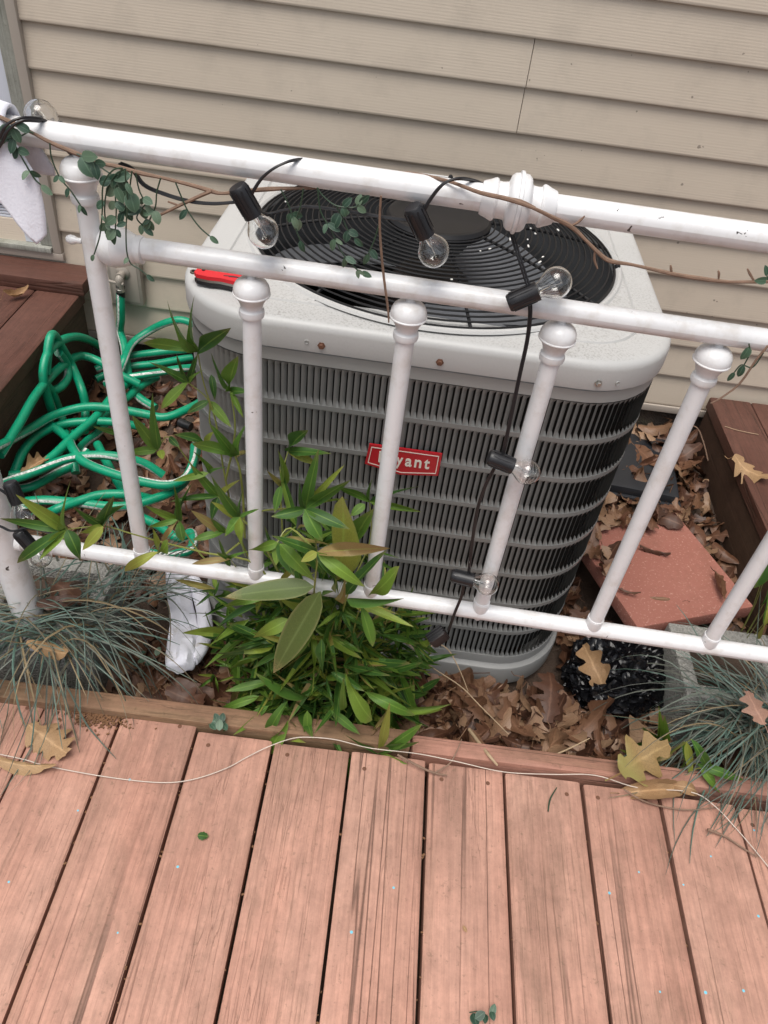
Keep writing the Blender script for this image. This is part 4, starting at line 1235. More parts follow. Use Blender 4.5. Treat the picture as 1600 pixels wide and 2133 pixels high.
for i in range(450):
    a = rnd(0, 2 * pi)
    rr = sqrt(random.random())
    h = rnd(0.0, 1.0)
    lob = 1 + 0.55 * noise.noise(V((cos(a) * 1.7, sin(a) * 1.7, h * 2.6)))
    cx, cy = -0.055 + 0.185 * rr * cos(a) * (1.1 - 0.45 * h) * lob, 0.90 + 0.095 * rr * sin(a) * (1 - 0.3 * h) * lob
    cz = -0.09 + 0.34 * h * (1 - 0.45 * rr) * lob
    node = V((cx, cy, cz))
    if i >= 360: node = V(CL[i % len(CL)]) + V((rnd(-.03, .03), rnd(-.02, .015), rnd(-.03, .03)))
    a2 = a + rnd(-1.2, 1.2)
    for j in range(random.choice((2, 3, 4, 5))):
        az = a2 + rnd(-1.4, 1.4)
        el = rnd(-0.9, 1.0)
        L = rnd(0.030, 0.062) if random.random() < 0.68 else rnd(0.06, 0.12)
        tip = node + V((cos(az) * cos(el), sin(az) * cos(el) * 0.9 - 0.2, sin(el))) * L
        if tip.z < -0.10: tip.z = -0.10
        if tip.y > 1.02: continue
        w = L * rnd(0.10, 0.145)
        if nleaf < 300 and (rr > 0.5 and cy < 0.91 or h > 0.6): bleaf(node, tip, w)
        else:
            up = V((rnd(-.35, .35), rnd(-1.0, -0.3), rnd(0.5, 1.1)))
            mm = frame(node - BO, tip - BO, up, w)
            q = random.randrange(6)
            vs, fs = bam_src[q]
            o = len(extra.v)
            uvs = [((i2 % 3) / 2, (i2 // 3) / 8) for i2 in range(len(vs))]
            extra.add([mm @ p for p in vs], fs, uvs)
extra.build('leaves', 'bamboo', bp, kind='stuff')
# culms and twigs
cu = MB()
def culm(pts, r0=0.0022, r1=0.0008):
    pts = [V(p) - BO for p in pts]
    cu.tube(pts, [r0 + (r1 - r0) * i / (len(pts) - 1) for i in range(len(pts))], 6, 4)
for path in (
    [(-0.1373,0.92,-0.0235),(-0.1787,0.93,0.1812),(-0.229,0.93,0.3364),(-0.2519,0.94,0.4553),(-0.2651,0.95,0.5622),(-0.2799,0.95,0.6304),(-0.2859,0.95,0.6845)],
    [(-0.1177,0.92,-0.0194),(-0.1426,0.93,0.1881),(-0.1485,0.9,0.3685),(-0.1573,0.92,0.4777),(-0.1548,0.97,0.5079)],
    [(-0.0981,0.92,-0.0152),(-0.0931,0.9,0.1917),(-0.0831,0.82,0.438),(-0.107,0.87,0.4792)],
    [(-0.0883,0.92,-0.0132),(-0.0805,0.79,0.392),(-0.0753,0.8,0.4596)],
    [(-0.081,0.8,0.4586),(-0.1279,0.84,0.4625),(-0.1442,0.82,0.4479)],
    [(-0.1371,0.9,0.1693),(-0.1834,0.87,0.3348),(-0.2685,0.86,0.3618),(-0.3349,0.85,0.3842),(-0.3752,0.83,0.4158),(-0.4192,0.83,0.4247),(-0.4745,0.82,0.4171)],
    [(-0.1474,0.9,0.2731),(-0.1849,0.88,0.3928),(-0.2204,0.9,0.4145),(-0.2655,0.94,0.4161),(-0.3058,0.94,0.4768),(-0.3351,0.93,0.5378),(-0.3544,0.93,0.5091)],
    [(-0.2268,0.92,0.3348),(-0.2738,0.9,0.2989),(-0.3045,0.9,0.3405),(-0.3324,0.92,0.3699)],
    [(-0.2206,0.93,0.3379),(-0.2245,0.94,0.439),(-0.2344,0.94,0.5083),(-0.2731,0.95,0.5517),(-0.2743,0.95,0.6011),(-0.3038,0.95,0.6293)],
    [(-0.2519,0.94,0.4553),(-0.2355,0.95,0.5484),(-0.243,0.96,0.6168)],
    [(-0.0494,0.92,-0.0049),(-0.0325,0.85,0.3008),(-0.0046,0.9,0.3944),(-0.0128,0.92,0.4663)],
    [(-0.1083,0.88,0.47),(-0.1495,0.9,0.4449),(-0.1822,0.87,0.4611),(-0.2155,0.88,0.4337)],
    [(-0.0199,0.9,0.029),(-0.0116,0.85,0.2411),(-0.0052,0.8,0.3493)],
    [(-0.0291,0.85,-0.0321),(-0.0074,0.8,0.017),(0.0628,0.76,-0.0104)],
    [(-0.1768,0.92,0.193),(-0.2237,0.9,0.2837),(-0.2238,0.84,0.3757)],
    [(-0.2253,0.92,0.3953),(-0.2581,0.93,0.3428)],
):
    culm(path)
cu.build('culms', 'culm', bp)

# ---------------------------------------------------------------- grass tufts
def tuft(name, loc, n, seed, label, az_rng, len_rng, spread=(0.05, 0.04), el_rng=(0.35, 1.3)):
    rs = random.Random(seed)
    t = thing(name, loc, label, 'grass tuft')
    mb = MB()
    for i in range(n):
        az = rs.uniform(*az_rng) if rs.random() < 0.8 else rs.uniform(0, 2 * pi)
        el = rs.uniform(*el_rng)
        L = rs.uniform(*len_rng)
        w = rs.uniform(0.0011, 0.0022)
        p = V((rs.gauss(0, spread[0]), rs.gauss(0, spread[1]), 0))
        d = V((cos(az) * cos(el), sin(az) * cos(el), sin(el)))
        sag = rs.uniform(0.8, 3.2) / 0.25
        side = V((-sin(az), cos(az), rs.uniform(-.5, .5))).normalized()
        bend = rs.gauss(0, 2.4)
        ns = 9
        st = L / ns
        lp = [p - side * w, p + V((0, 0, w * 0.7)), p + side * w]
        loops = [lp]
        for k in range(ns):
            d = (d + V((0, 0, -1)) * sag * st * (0.5 + k / ns) + side * bend * st).normalized()
            p = p + d * st
            wp = p + V(loc)
            floor = 0.004 if wp.y < 0.80 else (-0.10)
            if wp.z < floor:
                p.z = floor - loc[2] + 0.001 * rs.random()
                d.z = max(d.z, 0.02)
            ww = w * (1 - (k + 1) / ns) ** 0.45 + 0.0004
            loops.append([p - side * ww, p + V((0, 0, ww * 0.7)), p + side * ww])
        mb.loops(loops, False)
    mb.build('blades', 'grass', t, kind='stuff')
    return t
tuft('grass_tuft', (-0.60, 0.895, 0.078), 210, 3, 'drooping blue green grass tuft spilling from the left block onto the deck', (-pi, 0.45), (0.16, 0.37), (0.055, 0.03), (0.2, 1.1))
tuft('grass_tuft', (-0.50, 1.02, 0.05), 90, 9, 'smaller grass tuft behind the bottom rail beside the hose', (-0.6, 2.6), (0.10, 0.20), (0.05, 0.03))
tuft('grass_tuft', (0.82, 0.905, 0.04), 300, 5, 'dense blue green grass tuft over the right block', (1.9, 5.6), (0.16, 0.36), (0.04, 0.03), (-0.1, 1.0))

# ---------------------------------------------------------------- small bamboo shoots at right
def shoots(loc, leaves, label):
    t = thing('bamboo_shoot', loc, label, 'plant')
    st = MB()
    for b, tp, w, k in leaves:
        b, tp = V(b) - V(loc), V(tp) - V(loc)
        inst('leaf', random.choice(BAM), t, frame(b, tp, (rnd(-.3, .3), -0.6, 0.8), w))
        st.tube([b, b * 0.5 + V((0, 0, -0.01)), V((b.x * 0.3, b.y * 0.3, 0))], 0.0009, 5, 3)
    st.build('stems', 'culm', t)
shoots((0.60, 0.83, -0.08), [((0.6103,0.86,-0.0069),(0.5606,0.84,0.1305),0.0165,0),
 ((0.6103,0.86,-0.0069),(0.5567,0.84,0.0566),0.0149,0),
 ((0.612,0.86,-0.0065),(0.5818,0.84,0.1035),0.0138,0),
 ((0.606,0.85,-0.0001),(0.5423,0.83,0.0097),0.0169,0),
 ((0.6253,0.8,0.0963),(0.6736,0.78,0.0404),0.0177,0),
 ((0.62,0.8,0.0868),(0.6569,0.78,0.0005),0.0161,0),
 ((0.6236,0.81,0.0709),(0.6343,0.79,0.0128),0.0162,0),
 ((0.602,0.79,0.005),(0.5973,0.77,-0.0325),0.0165,0),
 ((0.6063,0.79,0.006),(0.6199,0.77,-0.0047),0.0146,0),
 ((0.5868,0.82,-0.016),(0.5108,0.8,0.0358),0.0147,0),
 ((0.6245,0.82,0.011),(0.5608,0.8,-0.005),0.0129,0),
 ((0.6551,0.79,0.0356),(0.7426,0.77,0.0313),0.0179,0),
 ((0.6612,0.78,0.0374),(0.709,0.76,-0.0038),0.0180,0)], 'small bright bamboo sprigs under the right grass tuft')
shoots((0.86, 1.14, 0.0), [((0.7826,1.12,0.2789),(0.7554,1.1,0.2391),0.0249,0),
 ((0.7719,1.1,0.3108),(0.7647,1.08,0.2271),0.0226,0),
 ((0.8093,1.1,0.2492),(0.7973,1.08,0.1747),0.0232,0),
 ((0.8004,1.08,0.2123),(0.8129,1.06,0.1483),0.0194,0),
 ((0.7928,1.05,0.2305),(0.7949,1.03,0.1355),0.0191,0),
 ((0.8424,1.08,0.2057),(0.8158,1.06,0.1642),0.0213,0),
 ((0.7468,1.05,0.0844),(0.6913,1.03,0.1906),0.0117,0)], 'bamboo leaves poking in at the right picture edge behind the paver')

# ---------------------------------------------------------------- artificial leaf garland along the railing
gl = thing('leaf_garland', (0, 0.84, 0.95), 'artificial waxy leaf garland strung along the white top rail', 'garland')
GO = V((0, 0.84, 0.95))
stem = MB()
st_path = [(-0.4693,0.8651,1.0021),(-0.4447,0.8644,0.9943),(-0.4249,0.8637,0.9871),(-0.4051,0.8631,0.9794),(-0.3794,0.8622,0.9723),(-0.3534,0.8614,0.9657),(-0.3373,0.8609,0.9648),(-0.3105,0.86,0.9612),(-0.2836,0.8591,0.9593),(-0.2512,0.8581,0.9559),(-0.2295,0.8574,0.9526),(-0.2176,0.857,0.9517),(-0.1967,0.8563,0.9567),(-0.1649,0.8593,0.9624),(-0.134,0.8683,0.9644),(-0.1131,0.8737,0.9663),(-0.0826,0.8907,0.9687),(-0.0561,0.8918,0.9802),(-0.04,0.8893,0.9863),(-0.0076,0.8823,0.9911),(0.0297,0.859,0.9969),(0.067,0.8458,0.9935),(0.0973,0.8308,0.9956),(0.1239,0.828,0.991),(0.1476,0.8352,0.9816),(0.1724,0.8444,0.9708),(0.1918,0.8438,0.9585),(0.2085,0.8433,0.9472),(0.2243,0.8427,0.9395),(0.2518,0.8419,0.9386),(0.2965,0.8404,0.9351),(0.3294,0.8394,0.9344),(0.3616,0.8383,0.9354),(0.402,0.837,0.9422),(0.4217,0.8364,0.9463)]
stem.tube([V(p) - GO for p in st_path], [0.0022 + 0.0005 * sin(i * 2.1) for i in range(len(st_path))], 7, 5)
for a_, b_ in (((440, 398), (330, 448)),): pass
tw = [(-0.2284,0.8554,0.9535),(-0.2459,0.8559,0.9441),(-0.269,0.8567,0.9306),(-0.292,0.8574,0.9168)]
stem.tube([V(p) - GO for p in tw], [0.0022, 0.0021, 0.0019, 0.0015], 6, 3)
tw = [(-0.2678,0.8566,0.9318),(-0.2798,0.857,0.9345)]
stem.tube([V(p) - GO for p in tw], 0.0012, 5, 3, spline=False)
tw = [(0.0926,0.837,0.9943),(0.1109,0.8364,0.9939),(0.1276,0.8359,0.9886)]
stem.tube([V(p) - GO for p in tw], 0.0016, 5, 3)
for q in ([(0.1721,0.8444,0.9718),(0.1786,0.8442,0.977),(0.1835,0.8441,0.9841)], [(0.2965,0.8404,0.9351),(0.2935,0.8405,0.9404),(0.2915,0.8406,0.9446)], [(0.3487,0.8387,0.9363),(0.3467,0.8388,0.9428),(0.3444,0.8389,0.9459)], [(0.3871,0.8375,0.9404),(0.3801,0.8377,0.9468),(0.3743,0.8379,0.9527)], [(0.2051,0.8434,0.9495),(0.2072,0.8433,0.9386),(0.214,0.8431,0.9283)]):
    stem.tube([V(p) - GO for p in q], [0.0010, 0.0016, 0.0009], 5, 3)
stem.build('stem', 'twig', gl)
def sprig(path, size=0.020, step=0.017, start=0.2, fat=0.66, dens=1.0, droop=0.5):
    size *= 0.88; step *= 1.2; dens *= 0.85
    pts, rr = catmull([V(p) for p in path], [1] * len(path), 8)
    MB().tube([p - GO for p in pts], 0.0009, 5, 1, spline=False).build('sprig_stem', 'greenstem', gl)
    tot = sum((pts[i + 1] - pts[i]).length for i in range(len(pts) - 1))
    acc, nxt = 0, tot * start
    side = 1
    for i in range(len(pts) - 1):
        seg = pts[i + 1] - pts[i]
        acc += seg.length
        if acc >= nxt:
            nxt += step * rnd(0.8, 1.25)
            tdir = seg.normalized()
            for sd_ in (1, -1):
                if random.random() > dens: continue
                lat = tdir.cross(V((rnd(-.3, .3), -1, rnd(-.2, .2)))).normalized() * sd_
                d = (lat * rnd(0.5, 1.0) + tdir * rnd(0.2, 0.9) + V((0, rnd(-0.5, 0.3), -droop * rnd(0.2, 1)))).normalized()
                L = size * rnd(0.7, 1.2) * (1 - 0.35 * acc / tot)
                up = V((rnd(-.5, .5), -1.0, rnd(-0.2, 0.9)))
                inst('leaf', random.choice(EUC), gl, frame(pts[i + 1] - GO, pts[i + 1] + d * L - GO, up, L * fat * rnd(0.8, 1.15)))
    e = pts[-1]
    inst('leaf', random.choice(EUC), gl, frame(e - GO, e + (pts[-1] - pts[-3]).normalized() * size * 0.8 - GO, V((rnd(-.4, .4), -1, .4)), size * 0.4))
for path, kw in (
    ([(-0.4395,0.8542,0.9976),(-0.4453,0.8544,0.9838),(-0.4409,0.8542,0.968),(-0.4356,0.8541,0.955),(-0.4291,0.8538,0.9418),(-0.4232,0.8537,0.9358)], dict(size=.022, start=.05, step=.02)),
    ([(-0.4199,0.8535,0.9906),(-0.4251,0.8537,0.9914),(-0.4371,0.8541,0.9849),(-0.4514,0.8546,0.9805)], dict(size=.026, start=.1, step=.014)),
    ([(-0.4059,0.8581,0.9812),(-0.4069,0.8581,0.965),(-0.4014,0.858,0.9451),(-0.3912,0.8576,0.9316),(-0.3826,0.8573,0.9166)], dict(size=.018, start=.45, fat=.5)),
    ([(-0.3772,0.8572,0.9741),(-0.362,0.8567,0.9686),(-0.3495,0.8563,0.9616),(-0.3394,0.856,0.9563)], dict(size=.024, start=.1, step=.014)),
    ([(-0.3234,0.8454,0.9694),(-0.3347,0.8458,0.9653),(-0.348,0.8462,0.948),(-0.3536,0.8464,0.9178),(-0.3607,0.8466,0.8888),(-0.3715,0.847,0.8639)], dict(size=.014, start=.55, step=.03, fat=.4, dens=.6)),
    ([(-0.3217,0.8504,0.967),(-0.3347,0.8508,0.9586),(-0.3473,0.8512,0.9385),(-0.3528,0.8514,0.9161),(-0.353,0.8514,0.8993)], dict(size=.020, start=.3, step=.02)),
    ([(-0.3254,0.8505,0.9675),(-0.3324,0.8507,0.9553),(-0.3372,0.8509,0.9399),(-0.3391,0.8509,0.918),(-0.3434,0.8511,0.895)], dict(size=.026, start=.12, step=.0135)),
    ([(-0.3198,0.8453,0.9689),(-0.3216,0.8454,0.9543),(-0.3222,0.8454,0.9331),(-0.3274,0.8456,0.905),(-0.3306,0.8457,0.8759),(-0.328,0.8456,0.8598),(-0.3182,0.8453,0.854),(-0.3101,0.845,0.848)], dict(size=.017, start=.1, step=.032, fat=.5, dens=.8)),
    ([(-0.3148,0.8502,0.9659),(-0.318,0.8503,0.9531),(-0.3223,0.8504,0.9367),(-0.33,0.8506,0.9193)], dict(size=.026, start=.1, step=.015)),
    ([(-0.3126,0.8551,0.9626),(-0.3109,0.855,0.9445),(-0.3048,0.8548,0.9298)], dict(size=.020, start=.75, step=.02)),
    ([(-0.3048,0.8548,0.9298),(-0.3174,0.8552,0.9126),(-0.3111,0.855,0.9034)], dict(size=.022, start=.2, step=.018)),
    ([(-0.2846,0.8542,0.9608),(-0.2906,0.8544,0.9447),(-0.2939,0.8545,0.9281),(-0.3024,0.8548,0.9115)], dict(size=.021, start=.7, step=.014)),
    ([(-0.2681,0.8536,0.9584),(-0.2627,0.8535,0.9433),(-0.2562,0.8533,0.9281),(-0.2444,0.8529,0.912),(-0.2326,0.8525,0.9025)], dict(size=.018, start=.42, step=.035, fat=.55, dens=.65)),
    ([(-0.1506,0.8549,0.9658),(-0.1434,0.8546,0.9531),(-0.1365,0.8544,0.9379)], dict(size=.022, start=.85, step=.012)),
    ([(-0.1254,0.854,0.9699),(-0.1281,0.8541,0.95),(-0.1336,0.8543,0.9301),(-0.1276,0.8541,0.9113)], dict(size=.021, start=.55, step=.02, dens=.9)),
    ([(-0.1105,0.8536,0.973),(-0.1021,0.8533,0.9643),(-0.0881,0.8528,0.9567),(-0.0692,0.8522,0.9573),(-0.0626,0.852,0.962)], dict(size=.022, start=.6, step=.018)),
    ([(-0.1092,0.8515,0.9739),(-0.1048,0.8514,0.9487),(-0.0917,0.851,0.9287),(-0.0781,0.8505,0.9052),(-0.061,0.85,0.8885),(-0.0539,0.8497,0.8848)], dict(size=.020, start=.35, step=.0165, fat=.5, dens=.95)),
    ([(-0.0884,0.8548,0.956),(-0.0811,0.8546,0.9451),(-0.0729,0.8543,0.9298),(-0.0652,0.8541,0.9226)], dict(size=.020, start=.2, step=.02)),
    ([(-0.0381,0.8532,0.9415),(-0.0419,0.8533,0.9232),(-0.0471,0.8535,0.9064)], dict(size=.021, start=.85, step=.01)),
    ([(0.4132,0.8366,0.8649),(0.4192,0.8364,0.8535),(0.4193,0.8364,0.8369)], dict(size=.024, start=.1, step=.02, dens=.7)),
    ([(0.4343,0.836,0.8561),(0.4304,0.8361,0.8355),(0.4165,0.8365,0.8365),(0.4123,0.8367,0.8256)], dict(size=.020, start=.6, step=.02, dens=.7)),
    ([(0.4018,0.837,0.9427),(0.3984,0.8371,0.9479)], dict(size=.02, start=.2)),
):
    sprig(path, **kw)
MB().tube([V(p) - GO for p in [(-0.0391,0.8533,0.9735),(-0.038,0.8532,0.9459),(-0.033,0.8511,0.914),(-0.0261,0.8508,0.8797),(-0.0178,0.8506,0.8439),(-0.0144,0.8505,0.8237)]], [.0013, .0014, .0015, .0016, .0015, .0009], 5, 3).build('bare_twig', 'twig', gl)
MB().tube([V(p) - GO for p in [(0.4356,0.8359,0.866),(0.4302,0.8361,0.8455),(0.4245,0.8363,0.8104),(0.4102,0.8367,0.7866),(0.4015,0.837,0.7778)]], [.0016, .0015, .0014, .0011, .0008], 5, 3).build('bare_twig', 'twig', gl)

# ---------------------------------------------------------------- string lights
lt = thing('string_lights', (0, 0.83, 0.9), 'black cord of clear globe bulbs looped over the white railing', 'string lights')
LO = V((0, 0.83, 0.9))
CP = [
 [(-0.4787,0.8504,0.9583),(-0.4563,0.8497,0.9837),(-0.447,0.8494,0.9961),(-0.4328,0.854,1.0038),(-0.4212,0.8736,0.9996),(-0.4166,0.8955,0.9874)],
 [(-0.4807,0.8505,0.9504),(-0.457,0.8497,0.9763),(-0.446,0.8494,0.9914),(-0.4307,0.8539,1.0017),(-0.4189,0.8735,0.9979)],
 [(-0.3461,0.8992,0.9547),(-0.3296,0.8907,0.9532),(-0.3119,0.8751,0.9429),(-0.2842,0.8642,0.9395),(-0.2524,0.8581,0.9376),(-0.2242,0.8552,0.9402),(-0.1971,0.8524,0.9469)],
 [(-0.1835,0.8499,0.9559),(-0.1709,0.8495,0.9764),(-0.155,0.849,0.9907),(-0.1388,0.8605,0.9961),(-0.1265,0.8841,0.9904),(-0.1139,0.8937,0.9807)],
 [(-0.1805,0.8498,0.9393),(-0.1679,0.8634,0.9326),(-0.1438,0.8646,0.9408),(-0.1219,0.8639,0.9472),(-0.0834,0.8627,0.9483),(-0.0354,0.8591,0.9484),(-0.0048,0.8481,0.9528)],
 [(0.0092,0.8437,0.9665),(0.0164,0.8435,0.9832),(0.0271,0.8431,0.9989),(0.0417,0.8486,1.0039),(0.0586,0.8681,0.9976),(0.0726,0.8817,0.9896)],
 [(0.1113,0.8804,0.9452),(0.1164,0.8662,0.9392),(0.1257,0.8479,0.9255),(0.1354,0.8436,0.9085),(0.1421,0.8394,0.8978)],
 [(0.1472,0.8412,0.8813),(0.1517,0.8391,0.8613),(0.1555,0.839,0.8297),(0.1568,0.8369,0.7834),(0.1594,0.8348,0.7112),(0.1613,0.8348,0.6593)],
 [(0.1547,0.835,0.6326),(0.1486,0.8372,0.5945),(0.1465,0.8393,0.5506),(0.15,0.8391,0.4922),(0.1559,0.8389,0.4299),(0.1583,0.8389,0.4082)],
 [(0.1531,0.839,0.3935),(0.1555,0.839,0.3615),(0.1519,0.8411,0.3159),(0.1498,0.8452,0.2634)],
 [(-0.6122,0.8538,0.4618),(-0.5842,0.8529,0.4526),(-0.5668,0.8523,0.4361)],
 [(-0.6346,0.8545,0.3756),(-0.6042,0.8535,0.37),(-0.586,0.8529,0.3629),(-0.5593,0.858,0.3693),(-0.5428,0.8875,0.333)],
]
for path in CP:
    cm = MB()
    for off in (-0.0012, 0.0012):
        cm.tube([V(p) - LO + V((off, 0, off * 0.6)) for p in path], 0.00145, 6, 6)
    cm.build('cord', 'black', lt)
def bulb(base_pt, bulb_pt, r=0.0183):
    """socket centre and globe centre in world space."""
    b, g = V(base_pt) - LO, V(bulb_pt) - LO
    ax = (g - b).normalized()
    q = ax.to_track_quat('Z', 'Y').to_matrix().to_4x4()
    m = Matrix.Translation(g) @ q
    so_ = MB()
    n = 24
    prof = [(0.0, -0.058), (0.0095, -0.058), (0.0108, -0.056), (0.0112, -0.046), (0.0108, -0.034), (0.0116, -0.024), (0.0116, -0.0215), (0.0095, -0.0215), (0.0, -0.0215)]
    so_.lathe(prof, 20, m)
    for k in range(10):
        a = 2 * pi * k / 10
        so_.box((-0.0009, 0.0105, -0.054), (0.0009, 0.0119, -0.026), 0, m @ Matrix.Rotation(a, 4, 'Z'))
    so_.build('socket', 'black', lt)
    outer = []
    for k in range(19):
        th = pi * k / 18
        z = r * cos(th)
        rad = r * sin(th)
        if z < -r * 0.62: break
        outer.append((max(rad, 0.0), z))
    outer += [(0.0108, -0.0165), (0.0092, -0.0195), (0.0088, -0.026)]
    inn = [(max(0, a - 0.0006 if a > 0.001 else 0), z - 0.0006 * (1 if z > 0 else -0.6)) for a, z in outer]
    gb = MB()
    gb.lathe(outer[::-1], 28, m)
    gb.lathe([(a, z) for a, z in inn], 28, m)
    g_o = gb.build('bulb', 'glass', lt)
    fm = MB()
    fm.tube([m @ V((0, 0, -0.024)), m @ V((0, 0, -0.010)), m @ V((0, 0, -0.006))], [0.0035, 0.0022, 0.0012], 8, 3)
    fm.build('bulb_stem', 'glass', g_o)
    ff = MB()
    for sx in (-1, 1):
        ff.tube([m @ V((sx * 0.001, 0, -0.008)), m @ V((sx * 0.005, 0, 0.001)), m @ V((sx * 0.0062, 0, 0.006))], 0.00035, 5, 3)
    ff.tube([m @ V((0.0062 * (1 - k / 6), 0.0012 * sin(k * 2.2), 0.006 + 0.001 * cos(k))) for k in range(13)], 0.00025, 4, 2)
    ff.build('filament', 'steel', g_o)
for b, g in (
    ((-0.189,0.8501,0.9488), (-0.1699,0.8535,0.915)),
    ((0.0052,0.8438,0.9564), (0.0269,0.8471,0.9215)),
    ((0.1471,0.8392,0.8908), (0.1714,0.8405,0.9067)),
    ((0.1618,0.8328,0.6467), (0.199,0.8296,0.6375)),
    ((0.1561,0.8369,0.4032), (0.1888,0.8299,0.4046)),
    ((-0.5612,0.8521,0.4372), (-0.5543,0.8459,0.4112)),
    ((-0.4262,0.9138,0.9813), (-0.4388,0.9182,0.9883)),
    ((-0.5744,0.8525,0.3609), (-0.5463,0.8476,0.3146)),
):
    bulb(b, g)
pl = MB()
pm = Matrix.Translation(V((0.1342,0.8477,0.2386)) - LO) @ Matrix.Rotation(0.5, 4, 'Z') @ Matrix.Rotation(-0.6, 4, 'Y')
pl.box((-0.015, -0.011, -0.014), (0.015, 0.011, 0.014), 0.004, pm)
for k in range(4):
    pl.box((-0.0165, -0.009 + 0.005 * k, -0.012), (0.0165, -0.0065 + 0.005 * k, 0.0152), 0.0008, pm)
pl.build('plug', 'black', lt)

# ---------------------------------------------------------------- towel over the top rail
def towel():
    mb = MB()
    S0, S1 = -0.66, -0.426
    def P(u, v):
        # u across (left to right), v down the drape from the back flap over the rail to the front tip
        s = S0 + (S1 - S0) * u
        right = max(0, (s + 0.50) / 0.095)
        front = 0.052 + 0.062 * min(1, max(0, 1 - abs(s + 0.437) / 0.05)) ** 0.9
        arc = 0.030
        tot = 0.05 + arc * pi + front
        d = v * tot
        bunch = 0.024 * max(0, 1 - right * 0.9) + 0.003
        R = 0.0155 + bunch
        if d < 0.05: y, z = R * 0.75, 0.981 - (0.05 - d)
        elif d < 0.05 + arc * pi:
            a = (d - 0.05) / arc
            y, z = R * 0.75 * cos(a), 0.981 + R * sin(a) * 1.05
        else:
            t = d - 0.05 - arc * pi
            y, z = -R * 0.75 - 0.01 * t / 0.1, 0.981 - t
        w = 0.006 * noise.noise(V((s * 22, z * 9, 2.0))) + 0.004 * sin(s * 70 + z * 12)
        ss = s + 0.004 * noise.noise(V((s * 9, z * 20, 5))) - 0.035 * max(0, (0.981 - z) - 0.0) * 0.0
        # the right edge slants outward to the hanging tip
        ss += (0.981 - z) * 0.02 * u if z < 0.981 and y < 0 else 0
        ss -= 0.028 * u * max(0, 1 - max(0, (0.99 - z)) / 0.05) 
        return V((ss, y + w - 0.003, z))
    mb.grid(P, 40, 60)
    o = mb.build('towel', 'towel', None, label='white terry towel draped over the left end of the top rail', cat='towel')
    o.location = (0, 0.87, 0)
    o.rotation_euler = (0, 0, RYAW)
    md = o.modifiers.new('thick', 'SOLIDIFY')
    md.thickness = 0.0035
    return o
towel()

# ---------------------------------------------------------------- sock in the bed
sk = MB()
skp = [(-0.4358,1.1633,-0.035),(-0.4158,1.1076,-0.035),(-0.3947,1.0547,-0.035),(-0.3745,1.0043,-0.035),(-0.3646,0.9608,-0.035),(-0.3586,0.9246,-0.035),(-0.3525,0.8955,-0.035)]
skp, _ = catmull([V(p) for p in skp], [1] * 7, 6)
ws = [0.022, 0.026, 0.026, 0.030, 0.033, 0.032, 0.027]
loops = []
n = 28
for i, p in enumerate(skp):
    t = i / (len(skp) - 1)
    k = min(5, int(t * 6)); fr = t * 6 - k
    w = ws[k] * (1 - fr) + ws[k + 1] * fr
    if t > 0.93: w *= 1 - ((t - 0.93) / 0.07) ** 2 * 0.45
    tan = (skp[min(i + 1, len(skp) - 1)] - skp[max(i - 1, 0)]).normalized()
    lat = tan.cross(V((0, 0, 1))).normalized()
    lp = []
    for j in range(n):
        a = 2 * pi * j / n
        ca, sa = cos(a), sin(a)
        h = 0.016 + 0.007 * sin(t * 9)
        q = p + lat * (w * abs(ca) ** 0.8 * (1 if ca > 0 else -1)) + V((0, 0, h * abs(sa) ** 0.9 * (1 if sa > 0 else -0.5)))
        q += V((0, 0, 1)) * (0.006 * noise.noise(V((q.x * 45, q.y * 38, 1))) + 0.034 * abs(noise.noise(V((q.x * 30 + q.y * 12, q.y * 11, 4)))) + 0.012 * abs(noise.noise(V((q.x * 60, q.y * 55, 9)))))
        lp.append(q)
    loops.append(lp)
sk.loops(loops, True, True, True)
sp2, _ = catmull([V(p) for p in [(-0.4066,1.156,-0.025),(-0.3755,1.1127,-0.025),(-0.3455,1.0544,-0.025),(-0.3278,0.9972,-0.025),(-0.3256,0.953,-0.025),(-0.3266,0.9185,-0.025)]], [1] * 6, 6)
loops = []
for i, p in enumerate(sp2):
    t = i / (len(sp2) - 1)
    w = 0.016 * min(1, 0.5 + t * 3) * min(1, (1 - t) * 4 + 0.25)
    tan = (sp2[min(i + 1, len(sp2) - 1)] - sp2[max(i - 1, 0)]).normalized()
    lat = tan.cross(V((0, 0, 1))).normalized()
    lp = []
    for j in range(n):
        a = 2 * pi * j / n
        q = p + lat * (w * cos(a)) + V((0, 0, 0.013 * sin(a)))
        lp.append(q + V((0, 0, 0.008 * noise.noise(V((q.x * 40, q.y * 25, 7))))))
    loops.append(lp)
sk.loops(loops, True, True, True)
so2 = sk.build('sock', 'sock', None, label='dirty white sock lying on dead leaves left of the bamboo', cat='sock')

# ---------------------------------------------------------------- pocket multi-tool on the unit
tl = thing('multi_tool', (-0.272, 1.103, 0.7155), 'folded red and black pocket multi-tool on top of the grey unit', 'tool', rz=radians(-8))
shape = [(-0.056, -0.008), (-0.050, -0.014), (-0.030, -0.015), (-0.012, -0.0115), (0.006, -0.0125), (0.026, -0.015), (0.046, -0.0135), (0.055, -0.009), (0.055, 0.008), (0.046, 0.0135), (0.02, 0.012), (-0.005, 0.014), (-0.03, 0.0125), (-0.050, 0.012), (-0.056, 0.007)]
def scaled(k, dx=0): return [(x * k + dx, y * k) for x, y in shape]
MB().prism(scaled(1.0), 0.0055, at((0, 0, 0))).build('lower_scale', 'black', tl)
MB().prism(scaled(0.95, -0.001), 0.0045, at((0, 0, 0.0055))).build('blade_stack', 'steel', tl)
MB().prism(scaled(1.0), 0.0060, at((0, 0, 0.0100))).build('handle', 'toolred', tl)
